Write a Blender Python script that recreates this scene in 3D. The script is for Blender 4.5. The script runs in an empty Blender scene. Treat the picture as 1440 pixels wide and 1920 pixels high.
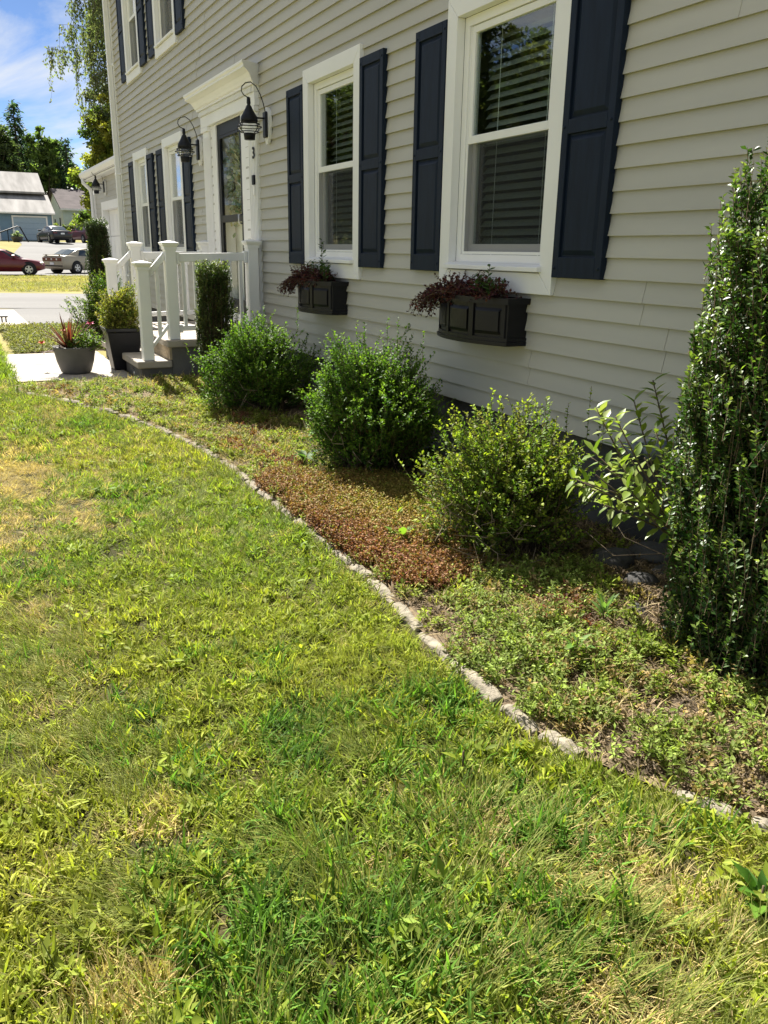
import bpy, math, random
import numpy as np
from mathutils import Vector, Matrix

random.seed(11)
rng = np.random.default_rng(11)
SC = bpy.context.scene
COL = SC.collection
R = math.radians

# ------------------------------------------------------------------ camera
YAW, PITCH, ROLL, FPX, EYE = -1.09403978, 0.305788089, 0.0172938, 1541.74, 1.40
fw = Vector((math.sin(YAW) * math.cos(PITCH), math.cos(YAW) * math.cos(PITCH), -math.sin(PITCH)))
rt0 = Vector((math.cos(YAW), -math.sin(YAW), 0))
up0 = rt0.cross(fw)
rt = rt0 * math.cos(ROLL) + up0 * math.sin(ROLL)
up = -rt0 * math.sin(ROLL) + up0 * math.cos(ROLL)
cam_d = bpy.data.cameras.new("camera")
cam = bpy.data.objects.new("camera", cam_d)
COL.objects.link(cam)
m3 = Matrix((rt, up, -fw)).transposed()
cam.matrix_world = Matrix.Translation((0, 0, EYE)) @ m3.to_4x4()
cam_d.sensor_fit = 'VERTICAL'
cam_d.sensor_height = 36
cam_d.lens = 36 * FPX / 1920
cam_d.clip_start = 0.05
cam_d.clip_end = 3000
SC.camera = cam

# ------------------------------------------------------------------ light
SUN_EL, SUN_A = R(46), R(0.3)
sdir = Vector((-math.cos(SUN_EL) * math.cos(SUN_A), math.cos(SUN_EL) * math.sin(SUN_A), math.sin(SUN_EL)))
sl = bpy.data.lights.new("sun", 'SUN')
sl.energy = 5.0
sl.angle = R(0.5)
sl.color = (1.0, 0.955, 0.87)
sun = bpy.data.objects.new("sun", sl)
COL.objects.link(sun)
sun.rotation_euler = sdir.to_track_quat('Z', 'Y').to_euler()
sun.location = (-10, 0, 20)

W = bpy.data.worlds.new("World")
SC.world = W
W.use_nodes = True
nt = W.node_tree
for n in list(nt.nodes):
    nt.nodes.remove(n)


def N(t, typ, **kw):
    n = t.nodes.new(typ)
    for k, v in kw.items():
        setattr(n, k, v)
    return n


out = N(nt, 'ShaderNodeOutputWorld')
bg = N(nt, 'ShaderNodeBackground')
sky = N(nt, 'ShaderNodeTexSky', sky_type='NISHITA', sun_disc=False)
sky.sun_elevation = SUN_EL
sky.sun_rotation = math.atan2(sdir.x, sdir.y)
sky.altitude = 0
sky.air_density = 0.42
sky.dust_density = 0.0
sky.ozone_density = 3.0
tc = N(nt, 'ShaderNodeTexCoord')
sep = N(nt, 'ShaderNodeSeparateXYZ')
nt.links.new(tc.outputs['Generated'], sep.inputs[0])
zz = N(nt, 'ShaderNodeMath', operation='ADD'); zz.inputs[1].default_value = 0.10
nt.links.new(sep.outputs['Z'], zz.inputs[0])
zm = N(nt, 'ShaderNodeMath', operation='MAXIMUM'); zm.inputs[1].default_value = 0.05
nt.links.new(zz.outputs[0], zm.inputs[0])
dx = N(nt, 'ShaderNodeMath', operation='DIVIDE'); dy = N(nt, 'ShaderNodeMath', operation='DIVIDE')
nt.links.new(sep.outputs['X'], dx.inputs[0]); nt.links.new(zm.outputs[0], dx.inputs[1])
nt.links.new(sep.outputs['Y'], dy.inputs[0]); nt.links.new(zm.outputs[0], dy.inputs[1])
cmb = N(nt, 'ShaderNodeCombineXYZ')
nt.links.new(dx.outputs[0], cmb.inputs[0]); nt.links.new(dy.outputs[0], cmb.inputs[1])
mp = N(nt, 'ShaderNodeMapping')
mp.inputs['Rotation'].default_value = (0, 0, -0.5)
mp.inputs['Scale'].default_value = (0.75, 1.9, 1)
mp.inputs['Location'].default_value = (0.35, 0.2, 0)
nt.links.new(cmb.outputs[0], mp.inputs[0])
cn = N(nt, 'ShaderNodeTexNoise'); cn.inputs['Scale'].default_value = 0.9
cn.inputs['Detail'].default_value = 7; cn.inputs['Roughness'].default_value = 0.58
cn.inputs['Distortion'].default_value = 0.35
nt.links.new(mp.outputs[0], cn.inputs['Vector'])
cr = N(nt, 'ShaderNodeMapRange'); cr.inputs[1].default_value = 0.40; cr.inputs[2].default_value = 0.60
nt.links.new(cn.outputs['Fac'], cr.inputs[0])
cmx = N(nt, 'ShaderNodeMix', data_type='RGBA')
nt.links.new(cr.outputs[0], cmx.inputs[0])
nt.links.new(sky.outputs[0], cmx.inputs[6])
cmx.inputs[7].default_value = (5.9, 6.0, 6.0, 1)
nt.links.new(cmx.outputs[2], bg.inputs['Color'])
bg.inputs['Strength'].default_value = 0.052
nt.links.new(bg.outputs[0], out.inputs['Surface'])

SC.view_settings.view_transform = 'Standard'
SC.view_settings.look = 'None'
SC.view_settings.gamma = 1
SC.view_settings.exposure = 1.60
SC.view_settings.use_curve_mapping = False
SC.cycles.max_bounces = 8
SC.cycles.transparent_max_bounces = 16
SC.cycles.use_adaptive_sampling = True


# ------------------------------------------------------------------ helpers
def sstep(a, b, x):
    t = np.clip((x - a) / (b - a), 0, 1)
    return t * t * (3 - 2 * t)


_tab = np.random.default_rng(5).random((256, 256))


def vnoise(x, y, s=1.0, o=0):
    x = np.asarray(x, float) * s + 37.1 + o * 13.7
    y = np.asarray(y, float) * s + 91.3 + o * 7.9
    xi = np.floor(x).astype(int); yi = np.floor(y).astype(int)
    fx = x - xi; fy = y - yi
    fx = fx * fx * (3 - 2 * fx); fy = fy * fy * (3 - 2 * fy)
    g = lambda a, b: _tab[a % 256, b % 256]
    return (g(xi, yi) * (1 - fx) + g(xi + 1, yi) * fx) * (1 - fy) + (g(xi, yi + 1) * (1 - fx) + g(xi + 1, yi + 1) * fx) * fy


def fbm(x, y, s=1.0, o=0):
    return (vnoise(x, y, s, o) + .5 * vnoise(x, y, s * 2.1, o + 1) + .25 * vnoise(x, y, s * 4.3, o + 2)) / 1.75


def G(x, y):
    """height of the ground"""
    x = np.asarray(x, float); y = np.asarray(y, float)
    a = 0.13 * sstep(-5.2, -8.3, x) * (1 - sstep(-13.5, -17.5, x))
    b = -0.12 * sstep(-29, -50, x) + 1.85 * sstep(-60, -86, x) + 1.0 * sstep(-88, -112, x) + 8 * sstep(-108, -190, x)
    return a + b


def mat(name, base, rough=.5, var=.10, scale=6, bump=0.0, bscale=120, spec=.4, metal=0.0, detail=4, base2=None, stretch=None, coord='Object'):
    m = bpy.data.materials.new(name); m.use_nodes = True
    t = m.node_tree; p = t.nodes['Principled BSDF']
    p.inputs['Roughness'].default_value = rough
    p.inputs['Specular IOR Level'].default_value = spec
    p.inputs['Metallic'].default_value = metal
    tc = N(t, 'ShaderNodeTexCoord'); src = tc.outputs[coord]
    if stretch:
        mp = N(t, 'ShaderNodeMapping'); mp.inputs['Scale'].default_value = stretch
        t.links.new(src, mp.inputs[0]); src = mp.outputs[0]
    n = N(t, 'ShaderNodeTexNoise'); n.inputs['Scale'].default_value = scale
    n.inputs['Detail'].default_value = detail
    t.links.new(src, n.inputs['Vector'])
    r = N(t, 'ShaderNodeMapRange'); r.inputs[1].default_value = .3; r.inputs[2].default_value = .7
    t.links.new(n.outputs['Fac'], r.inputs[0])
    mx = N(t, 'ShaderNodeMix', data_type='RGBA')
    t.links.new(r.outputs[0], mx.inputs[0])
    b = base; c = base2 or [min(1, v * (1 + var)) for v in base]
    if not base2:
        b = [v * (1 - var) for v in base]
    mx.inputs[6].default_value = (*b, 1); mx.inputs[7].default_value = (*c, 1)
    t.links.new(mx.outputs[2], p.inputs['Base Color'])
    if bump:
        n2 = N(t, 'ShaderNodeTexNoise'); n2.inputs['Scale'].default_value = bscale; n2.inputs['Detail'].default_value = 5
        t.links.new(src, n2.inputs['Vector'])
        bp = N(t, 'ShaderNodeBump'); bp.inputs['Strength'].default_value = bump; bp.inputs['Distance'].default_value = .01
        t.links.new(n2.outputs['Fac'], bp.inputs['Height'])
        t.links.new(bp.outputs[0], p.inputs['Normal'])
    return m


def leaf_mat(name, attr='col', instancer=False, trans=.38, rough=.45, spec=.35, tipcol=None):
    """leaf colour from an attribute, light passes through"""
    m = bpy.data.materials.new(name); m.use_nodes = True
    t = m.node_tree; p = t.nodes['Principled BSDF']; o = t.nodes['Material Output']
    p.inputs['Roughness'].default_value = rough
    p.inputs['Specular IOR Level'].default_value = spec
    a = N(t, 'ShaderNodeAttribute', attribute_name=attr)
    colr = a.outputs['Color']
    if instancer:
        a.attribute_type = 'INSTANCER'
        b = N(t, 'ShaderNodeAttribute', attribute_name='col')
        s = N(t, 'ShaderNodeSeparateColor'); t.links.new(b.outputs['Color'], s.inputs[0])
        # col: r brightness, g distance to the tip, b dryness of that blade
        mul = N(t, 'ShaderNodeMath', operation='MULTIPLY'); t.links.new(s.outputs[1], mul.inputs[0]); t.links.new(s.outputs[2], mul.inputs[1])
        mx = N(t, 'ShaderNodeMix', data_type='RGBA'); t.links.new(mul.outputs[0], mx.inputs[0])
        t.links.new(colr, mx.inputs[6]); mx.inputs[7].default_value = (*(tipcol or (.40, .33, .10)), 1)
        vm = N(t, 'ShaderNodeVectorMath', operation='SCALE')
        t.links.new(mx.outputs[2], vm.inputs[0]); t.links.new(s.outputs[0], vm.inputs['Scale'])
        colr = vm.outputs[0]
    t.links.new(colr, p.inputs['Base Color'])
    tr = N(t, 'ShaderNodeBsdfTranslucent')
    g = N(t, 'ShaderNodeMix', data_type='RGBA', blend_type='MULTIPLY'); g.inputs[0].default_value = 1
    g.inputs[7].default_value = (1.5, 1.6, .75, 1)
    t.links.new(colr, g.inputs[6]); t.links.new(g.outputs[2], tr.inputs['Color'])
    ms = N(t, 'ShaderNodeMixShader'); ms.inputs[0].default_value = trans
    t.links.new(p.outputs[0], ms.inputs[1]); t.links.new(tr.outputs[0], ms.inputs[2])
    t.links.new(ms.outputs[0], o.inputs['Surface'])
    return m


def glass_mat(name, tint=(.9, .95, .93), refl=1.0):
    m = bpy.data.materials.new(name); m.use_nodes = True
    t = m.node_tree; o = t.nodes['Material Output']; t.nodes.remove(t.nodes['Principled BSDF'])
    f = N(t, 'ShaderNodeLayerWeight'); f.inputs['Blend'].default_value = .5
    pw = N(t, 'ShaderNodeMath', operation='POWER'); pw.inputs[1].default_value = 5
    t.links.new(f.outputs['Facing'], pw.inputs[0])
    n = N(t, 'ShaderNodeTexNoise'); n.inputs['Scale'].default_value = 1.3
    tcg = N(t, 'ShaderNodeTexCoord'); t.links.new(tcg.outputs['Object'], n.inputs['Vector'])
    bp = N(t, 'ShaderNodeBump'); bp.inputs['Strength'].default_value = .06; bp.inputs['Distance'].default_value = .02
    t.links.new(n.outputs['Fac'], bp.inputs['Height'])
    mu = N(t, 'ShaderNodeMath', operation='MULTIPLY_ADD', use_clamp=True); mu.inputs[1].default_value = .96 * refl; mu.inputs[2].default_value = .045 * refl
    t.links.new(pw.outputs[0], mu.inputs[0])
    tr = N(t, 'ShaderNodeBsdfTransparent'); tr.inputs[0].default_value = (*tint, 1)
    gl = N(t, 'ShaderNodeBsdfGlossy'); gl.inputs['Roughness'].default_value = .015
    t.links.new(bp.outputs[0], gl.inputs['Normal'])
    ms = N(t, 'ShaderNodeMixShader')
    t.links.new(mu.outputs[0], ms.inputs[0]); t.links.new(tr.outputs[0], ms.inputs[1]); t.links.new(gl.outputs[0], ms.inputs[2])
    t.links.new(ms.outputs[0], o.inputs['Surface'])
    return m


def world_loc(o):
    v = Vector((0, 0, 0))
    while o is not None:
        v = v + o.location
        o = o.parent
    return v


def tag(o, label=None, cat=None, group=None, kind=None):
    if label: o['label'] = label
    if cat: o['category'] = cat
    if group: o['group'] = group
    if kind: o['kind'] = kind
    return o


def thing(name, label, cat, loc=(0, 0, 0), rotz=0, group=None):
    o = bpy.data.objects.new(name, None); COL.objects.link(o)
    o.location = loc; o.rotation_euler = (0, 0, rotz); o.empty_display_size = .2
    return tag(o, label, cat, group)


def empty_part(name, parent):
    o = bpy.data.objects.new(name, None); COL.objects.link(o); o.parent = parent
    return o


def link(name, me, m, parent=None):
    if m is not None and not me.materials:
        me.materials.append(m)
    o = bpy.data.objects.new(name, me); COL.objects.link(o)
    if parent: o.parent = parent
    return o


class B:
    """collects boxes, tubes, lathes, prisms; build() links ONE mesh object"""
    def __init__(s): s.v = []; s.f = []; s.sm = []

    def add(s, vs, fs, smooth=False):
        o = len(s.v); s.v += [tuple(v) for v in vs]
        for f in fs: s.f.append([i + o for i in f]); s.sm.append(smooth)
        return s

    def box(s, x0, x1, y0, y1, z0, z1):
        v = [(x, y, z) for z in (z0, z1) for y in (y0, y1) for x in (x0, x1)]
        return s.add(v, [(0, 2, 3, 1), (4, 5, 7, 6), (0, 1, 5, 4), (2, 6, 7, 3), (0, 4, 6, 2), (1, 3, 7, 5)])

    def quad(s, a, b, c, d): return s.add([a, b, c, d], [(0, 1, 2, 3)])

    def poly(s, pts): return s.add(pts, [tuple(range(len(pts)))])

    def tube(s, pts, r, n=8, cap=True, smooth=True):
        pts = [Vector(p) for p in pts]; rs = r if isinstance(r, (list, tuple)) else [r] * len(pts)
        vs = []; fs = []
        prev = None
        for i, p in enumerate(pts):
            d = (pts[min(i + 1, len(pts) - 1)] - pts[max(i - 1, 0)])
            if d.length < 1e-9: d = Vector((0, 0, 1))
            d.normalize()
            if prev is None:
                a = d.orthogonal().normalized()
            else:
                a = (prev - d * prev.dot(d))
                a = a.normalized() if a.length > 1e-6 else d.orthogonal().normalized()
            prev = a; b = d.cross(a)
            for k in range(n):
                t = 2 * math.pi * k / n
                vs.append(p + (a * math.cos(t) + b * math.sin(t)) * rs[i])
        for i in range(len(pts) - 1):
            for k in range(n):
                k2 = (k + 1) % n
                fs.append((i * n + k, i * n + k2, (i + 1) * n + k2, (i + 1) * n + k))
        if cap:
            fs.append(tuple(range(n))[::-1]); fs.append(tuple((len(pts) - 1) * n + k for k in range(n)))
        return s.add(vs, fs, smooth)

    def lathe(s, prof, c=(0, 0, 0), n=20, axis='z', smooth=True):
        vs = []; fs = []
        for r, h in prof:
            for k in range(n):
                t = 2 * math.pi * k / n
                q = (r * math.cos(t), r * math.sin(t), h)
                if axis == 'y': q = (q[0], q[2], q[1])
                if axis == 'x': q = (q[2], q[0], q[1])
                vs.append((q[0] + c[0], q[1] + c[1], q[2] + c[2]))
        for i in range(len(prof) - 1):
            for k in range(n):
                k2 = (k + 1) % n
                fs.append((i * n + k, i * n + k2, (i + 1) * n + k2, (i + 1) * n + k))
        return s.add(vs, fs, smooth)

    def prism(s, prof, x0, x1, axis='x'):
        """profile (y,z) extruded along x, closed"""
        n = len(prof)
        vs = [(x0, a, b) for a, b in prof] + [(x1, a, b) for a, b in prof]
        if axis == 'y': vs = [(a, x0, b) for a, b in prof] + [(a, x1, b) for a, b in prof]
        fs = [(i, (i + 1) % n, n + (i + 1) % n, n + i) for i in range(n)]
        fs += [tuple(range(n))[::-1], tuple(range(n, 2 * n))]
        return s.add(vs, fs)

    def build(s, name, m, parent=None, bevel=0, local=False):
        off = Vector((0, 0, 0)) if local or parent is None else world_loc(parent)
        me = bpy.data.meshes.new(name)
        me.from_pydata([(v[0] - off.x, v[1] - off.y, v[2] - off.z) for v in s.v], [], s.f)
        me.polygons.foreach_set('use_smooth', s.sm)
        me.update()
        import bmesh
        bm = bmesh.new(); bm.from_mesh(me); bmesh.ops.recalc_face_normals(bm, faces=bm.faces); bm.to_mesh(me); bm.free()
        o = link(name, me, m, parent)
        if bevel:
            b = o.modifiers.new('bevel', 'BEVEL'); b.width = bevel; b.segments = 2; b.limit_method = 'ANGLE'; b.angle_limit = R(40)
        return o


def arr_mesh(name, V, T, C=None, m=None, parent=None, smooth=False, cname='col'):
    me = bpy.data.meshes.new(name)
    V = np.ascontiguousarray(V, dtype=np.float32); T = np.ascontiguousarray(T, dtype=np.int32)
    me.vertices.add(len(V)); me.vertices.foreach_set('co', V.ravel())
    k = T.shape[1]
    me.loops.add(len(T) * k); me.loops.foreach_set('vertex_index', T.ravel())
    me.polygons.add(len(T)); me.polygons.foreach_set('loop_start', np.arange(0, len(T) * k, k, dtype=np.int32))
    try:
        me.polygons.foreach_set('loop_total', np.full(len(T), k, dtype=np.int32))
    except Exception:
        pass
    me.update(calc_edges=True); me.validate()
    if smooth: me.polygons.foreach_set('use_smooth', np.ones(len(T), dtype=bool))
    if C is not None:
        at = me.attributes.new(cname, 'FLOAT_COLOR', 'POINT')
        C = np.asarray(C, np.float32)
        if C.shape[1] == 3: C = np.concatenate([C, np.ones((len(C), 1), np.float32)], 1)
        at.data.foreach_set('color', np.ascontiguousarray(C).ravel())
    return link(name, me, m, parent)


def unit(a): return a / np.maximum(np.linalg.norm(a, axis=-1, keepdims=True), 1e-9)


def leaves(P, D, U, L, Wd, C, shape='small', fold=.18, curl=.0):
    """arrays of leaf geometry; P base, D direction, U rough upper side"""
    P = np.asarray(P, float); n = len(P)
    D = unit(D); S = unit(np.cross(D, U)); Nn = np.cross(S, D)
    L = np.broadcast_to(L, (n,))[:, None]; Wd = np.broadcast_to(Wd, (n,))[:, None]
    if shape == 'small':
        V = np.stack([P, P + D * .55 * L + S * Wd / 2 + Nn * fold * Wd, P + D * L - Nn * curl * L, P + D * .55 * L - S * Wd / 2 + Nn * fold * Wd], 1).reshape(-1, 3)
        b = np.arange(n)[:, None] * 4
        T = np.concatenate([b + np.array([[0, 1, 2]]), b + np.array([[0, 2, 3]])], 0)
        return V, T, np.repeat(C, 4, 0)
    pts = []
    for t, w, c in ((0, 0, 0), (.28, .42, 0), (.62, .46, -.3), (1, 0, -1), (.62, -.46, -.3), (.28, -.42, 0), (.3, 0, 0), (.62, 0, -.3)):
        lift = fold if w != 0 else 0
        pts.append(P + D * t * L + S * w * Wd + Nn * (lift * Wd + c * curl * L))
    V = np.stack(pts, 1).reshape(-1, 3); b = np.arange(n)[:, None] * 8
    tri = [(0, 1, 6), (1, 2, 7), (1, 7, 6), (2, 3, 7), (0, 6, 5), (6, 7, 4), (6, 4, 5), (7, 3, 4)]
    T = np.concatenate([b + np.array([t]) for t in tri], 0)
    return V, T, np.repeat(C, 8, 0)


def sticks(A, Bp, r0, r1=None):
    """thin three-sided sticks from A to B"""
    A = np.asarray(A, float); Bp = np.asarray(Bp, float); n = len(A)
    r0 = np.broadcast_to(r0, (n,)); r1 = r0 if r1 is None else np.broadcast_to(r1, (n,))
    d = unit(Bp - A); h = np.where(np.abs(d[:, 2:3]) < .9, np.array([[0, 0, 1.]]), np.array([[1., 0, 0]]))
    u = unit(np.cross(d, h)); w = np.cross(d, u)
    V = []
    for q, r in ((A, r0), (Bp, r1)):
        for k in range(3):
            t = 2 * math.pi * k / 3
            V.append(q + (u * math.cos(t) + w * math.sin(t)) * r[:, None])
    V = np.stack(V, 1).reshape(-1, 3); b = np.arange(n)[:, None] * 6
    T = np.concatenate([b + np.array([t]) for t in ((0, 1, 4), (0, 4, 3), (1, 2, 5), (1, 5, 4), (2, 0, 3), (2, 3, 5))], 0)
    return V, T


def join(parts):
    Vs, Ts, Cs, o = [], [], [], 0
    for V, T, C in parts:
        Vs.append(V); Ts.append(T + o); Cs.append(C); o += len(V)
    return np.concatenate(Vs), np.concatenate(Ts), np.concatenate(Cs)


def rdir(n, g=rng): return unit(g.normal(size=(n, 3)))


def pick(pal, n, g=rng, jit=.15):
    pal = np.asarray(pal, float)
    a = pal[g.integers(0, len(pal), n)]; b = pal[g.integers(0, len(pal), n)]
    t = g.random((n, 1))
    return (a * t + b * (1 - t)) * (1 + jit * g.normal(size=(n, 1))).clip(.5, 1.6)


# ------------------------------------------------------------------ materials
M = {}
M['siding'] = mat('vinyl_siding', (.455, .442, .39), .5, .07, 1.6, .05, 260, .3, stretch=(.35, 1, 3))
M['white'] = mat('white_trim', (.80, .80, .79), .45, .03, 3, 0, 100, .4)
M['vinyl'] = mat('white_vinyl', (.82, .82, .80), .35, .025, 5, 0, 100, .45)
M['navy'] = mat('navy_shutter', (.008, .015, .030), .55, .2, 9, .08, 300, .16, stretch=(4, 4, .6))
M['black'] = mat('black_metal', (.007, .008, .011), .45, .15, 12, .05, 200, .25)
M['boxblack'] = mat('black_planter', (.006, .006, .008), .42, .2, 9, .04, 200, .3)
M['glass'] = glass_mat('window_glass', refl=2.1)
M['doorglass'] = glass_mat('door_glass', (.97, .98, .97), .32)
M['lampglass'] = glass_mat('lantern_glass', (.97, .98, .98), 2.6)
M['screen'] = mat('insect_screen', (.03, .035, .04), .8, .1, 30)
M['blind'] = mat('blind_slat', (.27, .28, .24), .5, .05, 8)
M['room'] = mat('room_wall', (.10, .10, .10), .9, .1, 3)
M['curtain'] = mat('curtain', (.55, .57, .58), .8, .08, 10)
M['roofing'] = mat('asphalt_shingle', (.18, .175, .17), .9, .15, 3, .3, 60)
M['found'] = mat('foundation', (.075, .075, .075), .9, .2, 5, .35, 90)
M['concrete'] = mat('pale_concrete', (.37, .33, .275), .9, .14, 3, .25, 150)
M['riser'] = mat('stone_riser', (.36, .29, .20), .9, .25, 9, .5, 70)
M['step_dark'] = mat('grey_concrete', (.12, .115, .105), .9, .2, 6, .4, 90)
M['soil'] = mat('soil', (.085, .065, .045), 1, .4, 30, .8, 60, .1, base2=(.22, .165, .105))
M['lawnbase'] = mat('thatch', (.028, .032, .012), 1, .3, 9, .6, 90, .1, base2=(.075, .062, .028))
M['farlawn'] = mat('dry_lawn', (.16, .16, .055), 1, .3, .6, .5, 8, .1, base2=(.33, .27, .11), detail=8)
M['asphalt'] = mat('worn_asphalt', (.155, .15, .145), .9, .16, .5, .3, 40, .2, stretch=(1, .25, 1), detail=8)
M['edging'] = mat('edging_stone', (.25, .22, .17), .95, .35, 18, .7, 90, .12)
M['rock'] = mat('rock', (.075, .072, .07), .9, .3, 8, .6, 40, .2)
M['bark'] = mat('bark', (.11, .085, .06), .95, .3, 14, .7, 40, .1)
M['twig'] = mat('twig', (.12, .09, .055), .9, .3, 30, 0, 100, .1)
M['leaf'] = leaf_mat('leaf', rough=.58, spec=.18)
M['leafgloss'] = leaf_mat('leaf_glossy', trans=.32, rough=.42, spec=.32)
M['farleaf'] = leaf_mat('far_leaf', trans=.5, rough=.6, spec=.2)
M['blade'] = leaf_mat('grass_blade', 'tint', True, trans=.36, rough=.6, spec=.12)
M['straw'] = leaf_mat('straw', 'tint', True, trans=.25, rough=.7, spec=.15, tipcol=(.50, .42, .25))
M['bronze'] = leaf_mat('bronze_leaf', 'tint', True, trans=.25, rough=.6, spec=.14, tipcol=(.42, .30, .09))
M['potgrey'] = mat('grey_pot', (.10, .095, .09), .6, .1, 10, .1, 80)
M['chrome'] = mat('silver', (.5, .5, .5), .3, .05, 5, metal=.9)
M['tyre'] = mat('tyre', (.015, .015, .015), .8, .1, 20)
M['carglass'] = mat('car_glass', (.03, .045, .055), .06, .05, 2, spec=.9)
M['tail'] = mat('tail_lamp', (.10, .008, .012), .2, .1, 5, spec=.6)
M['lamp'] = mat('clear_lamp', (.7, .7, .68), .15, .05, 5, spec=.7)
M['plate'] = mat('number_plate', (.75, .77, .8), .4, .05, 30)
M['pvc'] = mat('grey_pvc', (.16, .18, .21), .4, .06, 8)

# ------------------------------------------------------------------ ground, paths, road
YW = 2.93
EDGE = [(0.3, 2.1), (-0.6, 1.86), (-1.10, 1.68), (-1.35, 1.55), (-1.62, 1.43), (-2.02, 1.41), (-2.49, 1.44), (-2.99, 1.50), (-3.63, 1.51), (-4.40, 1.50),
        (-5.12, 1.53), (-5.72, 1.48), (-6.40, 1.31), (-7.05, 1.05), (-7.6, .72), (-7.95, .46), (-8.5, .44)]
_ex = np.array([p[0] for p in EDGE])[::-1]; _ey = np.array([p[1] for p in EDGE])[::-1]


def edge_y(x): return np.interp(x, _ex, _ey)


def sheet(name, xs, ys, m, off=0.0, bumpy=0.0, fn=None, parent=None):
    X, Y = np.meshgrid(xs, ys, indexing='ij')
    if fn: X, Y = fn(X, Y)
    Z = G(X, Y) + off
    if bumpy: Z = Z + bumpy * (fbm(X, Y, 3.0) - .5)
    V = np.stack([X, Y, Z], -1).reshape(-1, 3)
    ny = len(ys); i = np.arange((len(xs) - 1))[:, None] * ny; j = np.arange(ny - 1)[None]
    a = (i + j).ravel()
    T = np.stack([a, a + ny, a + ny + 1, a + 1], 1)[:, ::-1]
    o = arr_mesh(name, V, T, None, m, parent, smooth=True)
    o['kind'] = 'structure'
    return o


gx = np.concatenate([-np.geomspace(30, 900, 70)[::-1], np.linspace(-29.5, 6, 160), [20, 60, 200]])
gy = np.concatenate([-np.geomspace(14, 500, 24)[::-1], np.linspace(-13, 14, 80), np.geomspace(15, 600, 26)])
sheet('lawn_ground', gx, gy, M['farlawn'])
sheet('near_lawn', np.linspace(-8.9, 1.5, 180), np.linspace(0, 1, 60), M['lawnbase'], .022, .03,
      lambda X, Y: (X, -2.5 + (edge_y(X) + 2.5) * Y))
sheet('planting_bed', np.linspace(-8.45, 1.5, 160), np.linspace(0, 1, 40), M['soil'], .032, .03,
      lambda X, Y: (X, edge_y(X) + (2.94 - edge_y(X)) * Y))
sheet('side_bed', np.linspace(-15.6, -11.2, 60), np.linspace(.75, 2.94, 30), M['soil'], .006, .03)
b = B()
for x0, x1 in ((-11.05, -9.96), (-9.95, -8.72)):
    b.box(x0, x1, .47, 1.575, -.1, .145)
w = b.build('walkway', M['concrete'], None, bevel=.008); w['kind'] = 'structure'
sheet('front_path', np.linspace(-21, -15.4, 20), np.linspace(.55, 1.25, 6), M['concrete'], .012)
sheet('driveway', np.linspace(-21.5, -16.3, 12), np.linspace(-9, 3.28, 20), M['asphalt'], .006)
sheet('street', np.linspace(0, 1, 12), np.linspace(-40, 40, 60), M['asphalt'], .010,
      0, lambda X, Y: (-21.7 - 7.2 * X + .32 * (Y - 1), Y))
sheet('far_driveway', np.linspace(-92.5, -49, 60), np.linspace(0, 1, 10), M['asphalt'], .03, 0,
      lambda X, Y: (X, np.where(X > -56, -2.0, np.interp(X, [-94.4, -80, -66, -56], [6.6, 6.0, 3.6, -2.0])) + Y * np.interp(X, [-93, -80, -66, -56, -49], [6.5, 7.5, 9, 16, 16])))

# ------------------------------------------------------------------ house
house = thing('house', 'two storey house clad in taupe horizontal siding with white trimmed windows and navy shutters', 'house', (-7, YW, 0))
EXP = .1016
Z0 = 1.4 + 9.934 * EXP          # lower edge of course 0
KB = 19
ZB = Z0 - KB * EXP              # bottom edge of the siding
EAVE = 5.68
XL, XR = -15.80, 2.2
CW = .112
PA = .9872
WIN = {  # outer casing rectangles, world x0,x1,z0,z1
    'A': (-4.858, -3.679, 1.192, 2.851), 'B': (-7.231, -6.100, 1.192, 2.851),
    'C': (-12.55, -11.46, 1.20, 2.845), 'D': (-14.62, -13.60, 1.20, 2.845),
    'E': (-12.62, -11.46, 3.855, 5.50), 'F': (-14.68, -13.62, 3.855, 5.50)}
HOLES = [(x0 + CW - .015, x1 - CW + .015, z0 + .16, z1 - CW + .015) for x0, x1, z0, z1 in WIN.values()]
HOLES.append((-10.12, -8.90, .3, 2.74))


def course(bd, xa, xb, zb, lap):
    """one siding course, its lower edge proud of the one below"""
    zt = zb + EXP + .004
    yb, yt = YW - .021 - lap, YW - .0015 - lap
    cuts = sorted({xa, xb} | {h[i] for h in HOLES for i in (0, 1) if xa < h[i] < xb})
    for a, c in zip(cuts[:-1], cuts[1:]):
        mid = (a + c) / 2
        segs = [(zb, zt)]
        for h in HOLES:
            if h[0] < mid < h[1]:
                ns = []
                for s0, s1 in segs:
                    if h[3] <= s0 or h[2] >= s1: ns.append((s0, s1)); continue
                    if h[2] > s0: ns.append((s0, h[2]))
                    if h[3] < s1: ns.append((h[3], s1))
                segs = ns
        for s0, s1 in segs:
            y = lambda z: yb + (yt - yb) * (z - zb) / (zt - zb)
            bd.quad((a, y(s0), s0), (c, y(s0), s0), (c, y(s1), s1), (a, y(s1), s1))
            if s0 == zb:
                bd.quad((a, YW, zb + .002), (c, YW, zb + .002), (c, yb, zb), (a, yb, zb))
                bd.quad((a, yb, zb), (c, yb, zb), (c, yb + .0009, zb + .006), (a, yb + .0009, zb + .006))
    for x in (xa, xb):
        if any(h[0] - .001 <= x <= h[1] + .001 and h[2] < zb + .05 < h[3] for h in HOLES): continue
        bd.poly([(x, YW, zb), (x, yb, zb), (x, yt, zt), (x, YW, zt)])


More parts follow.
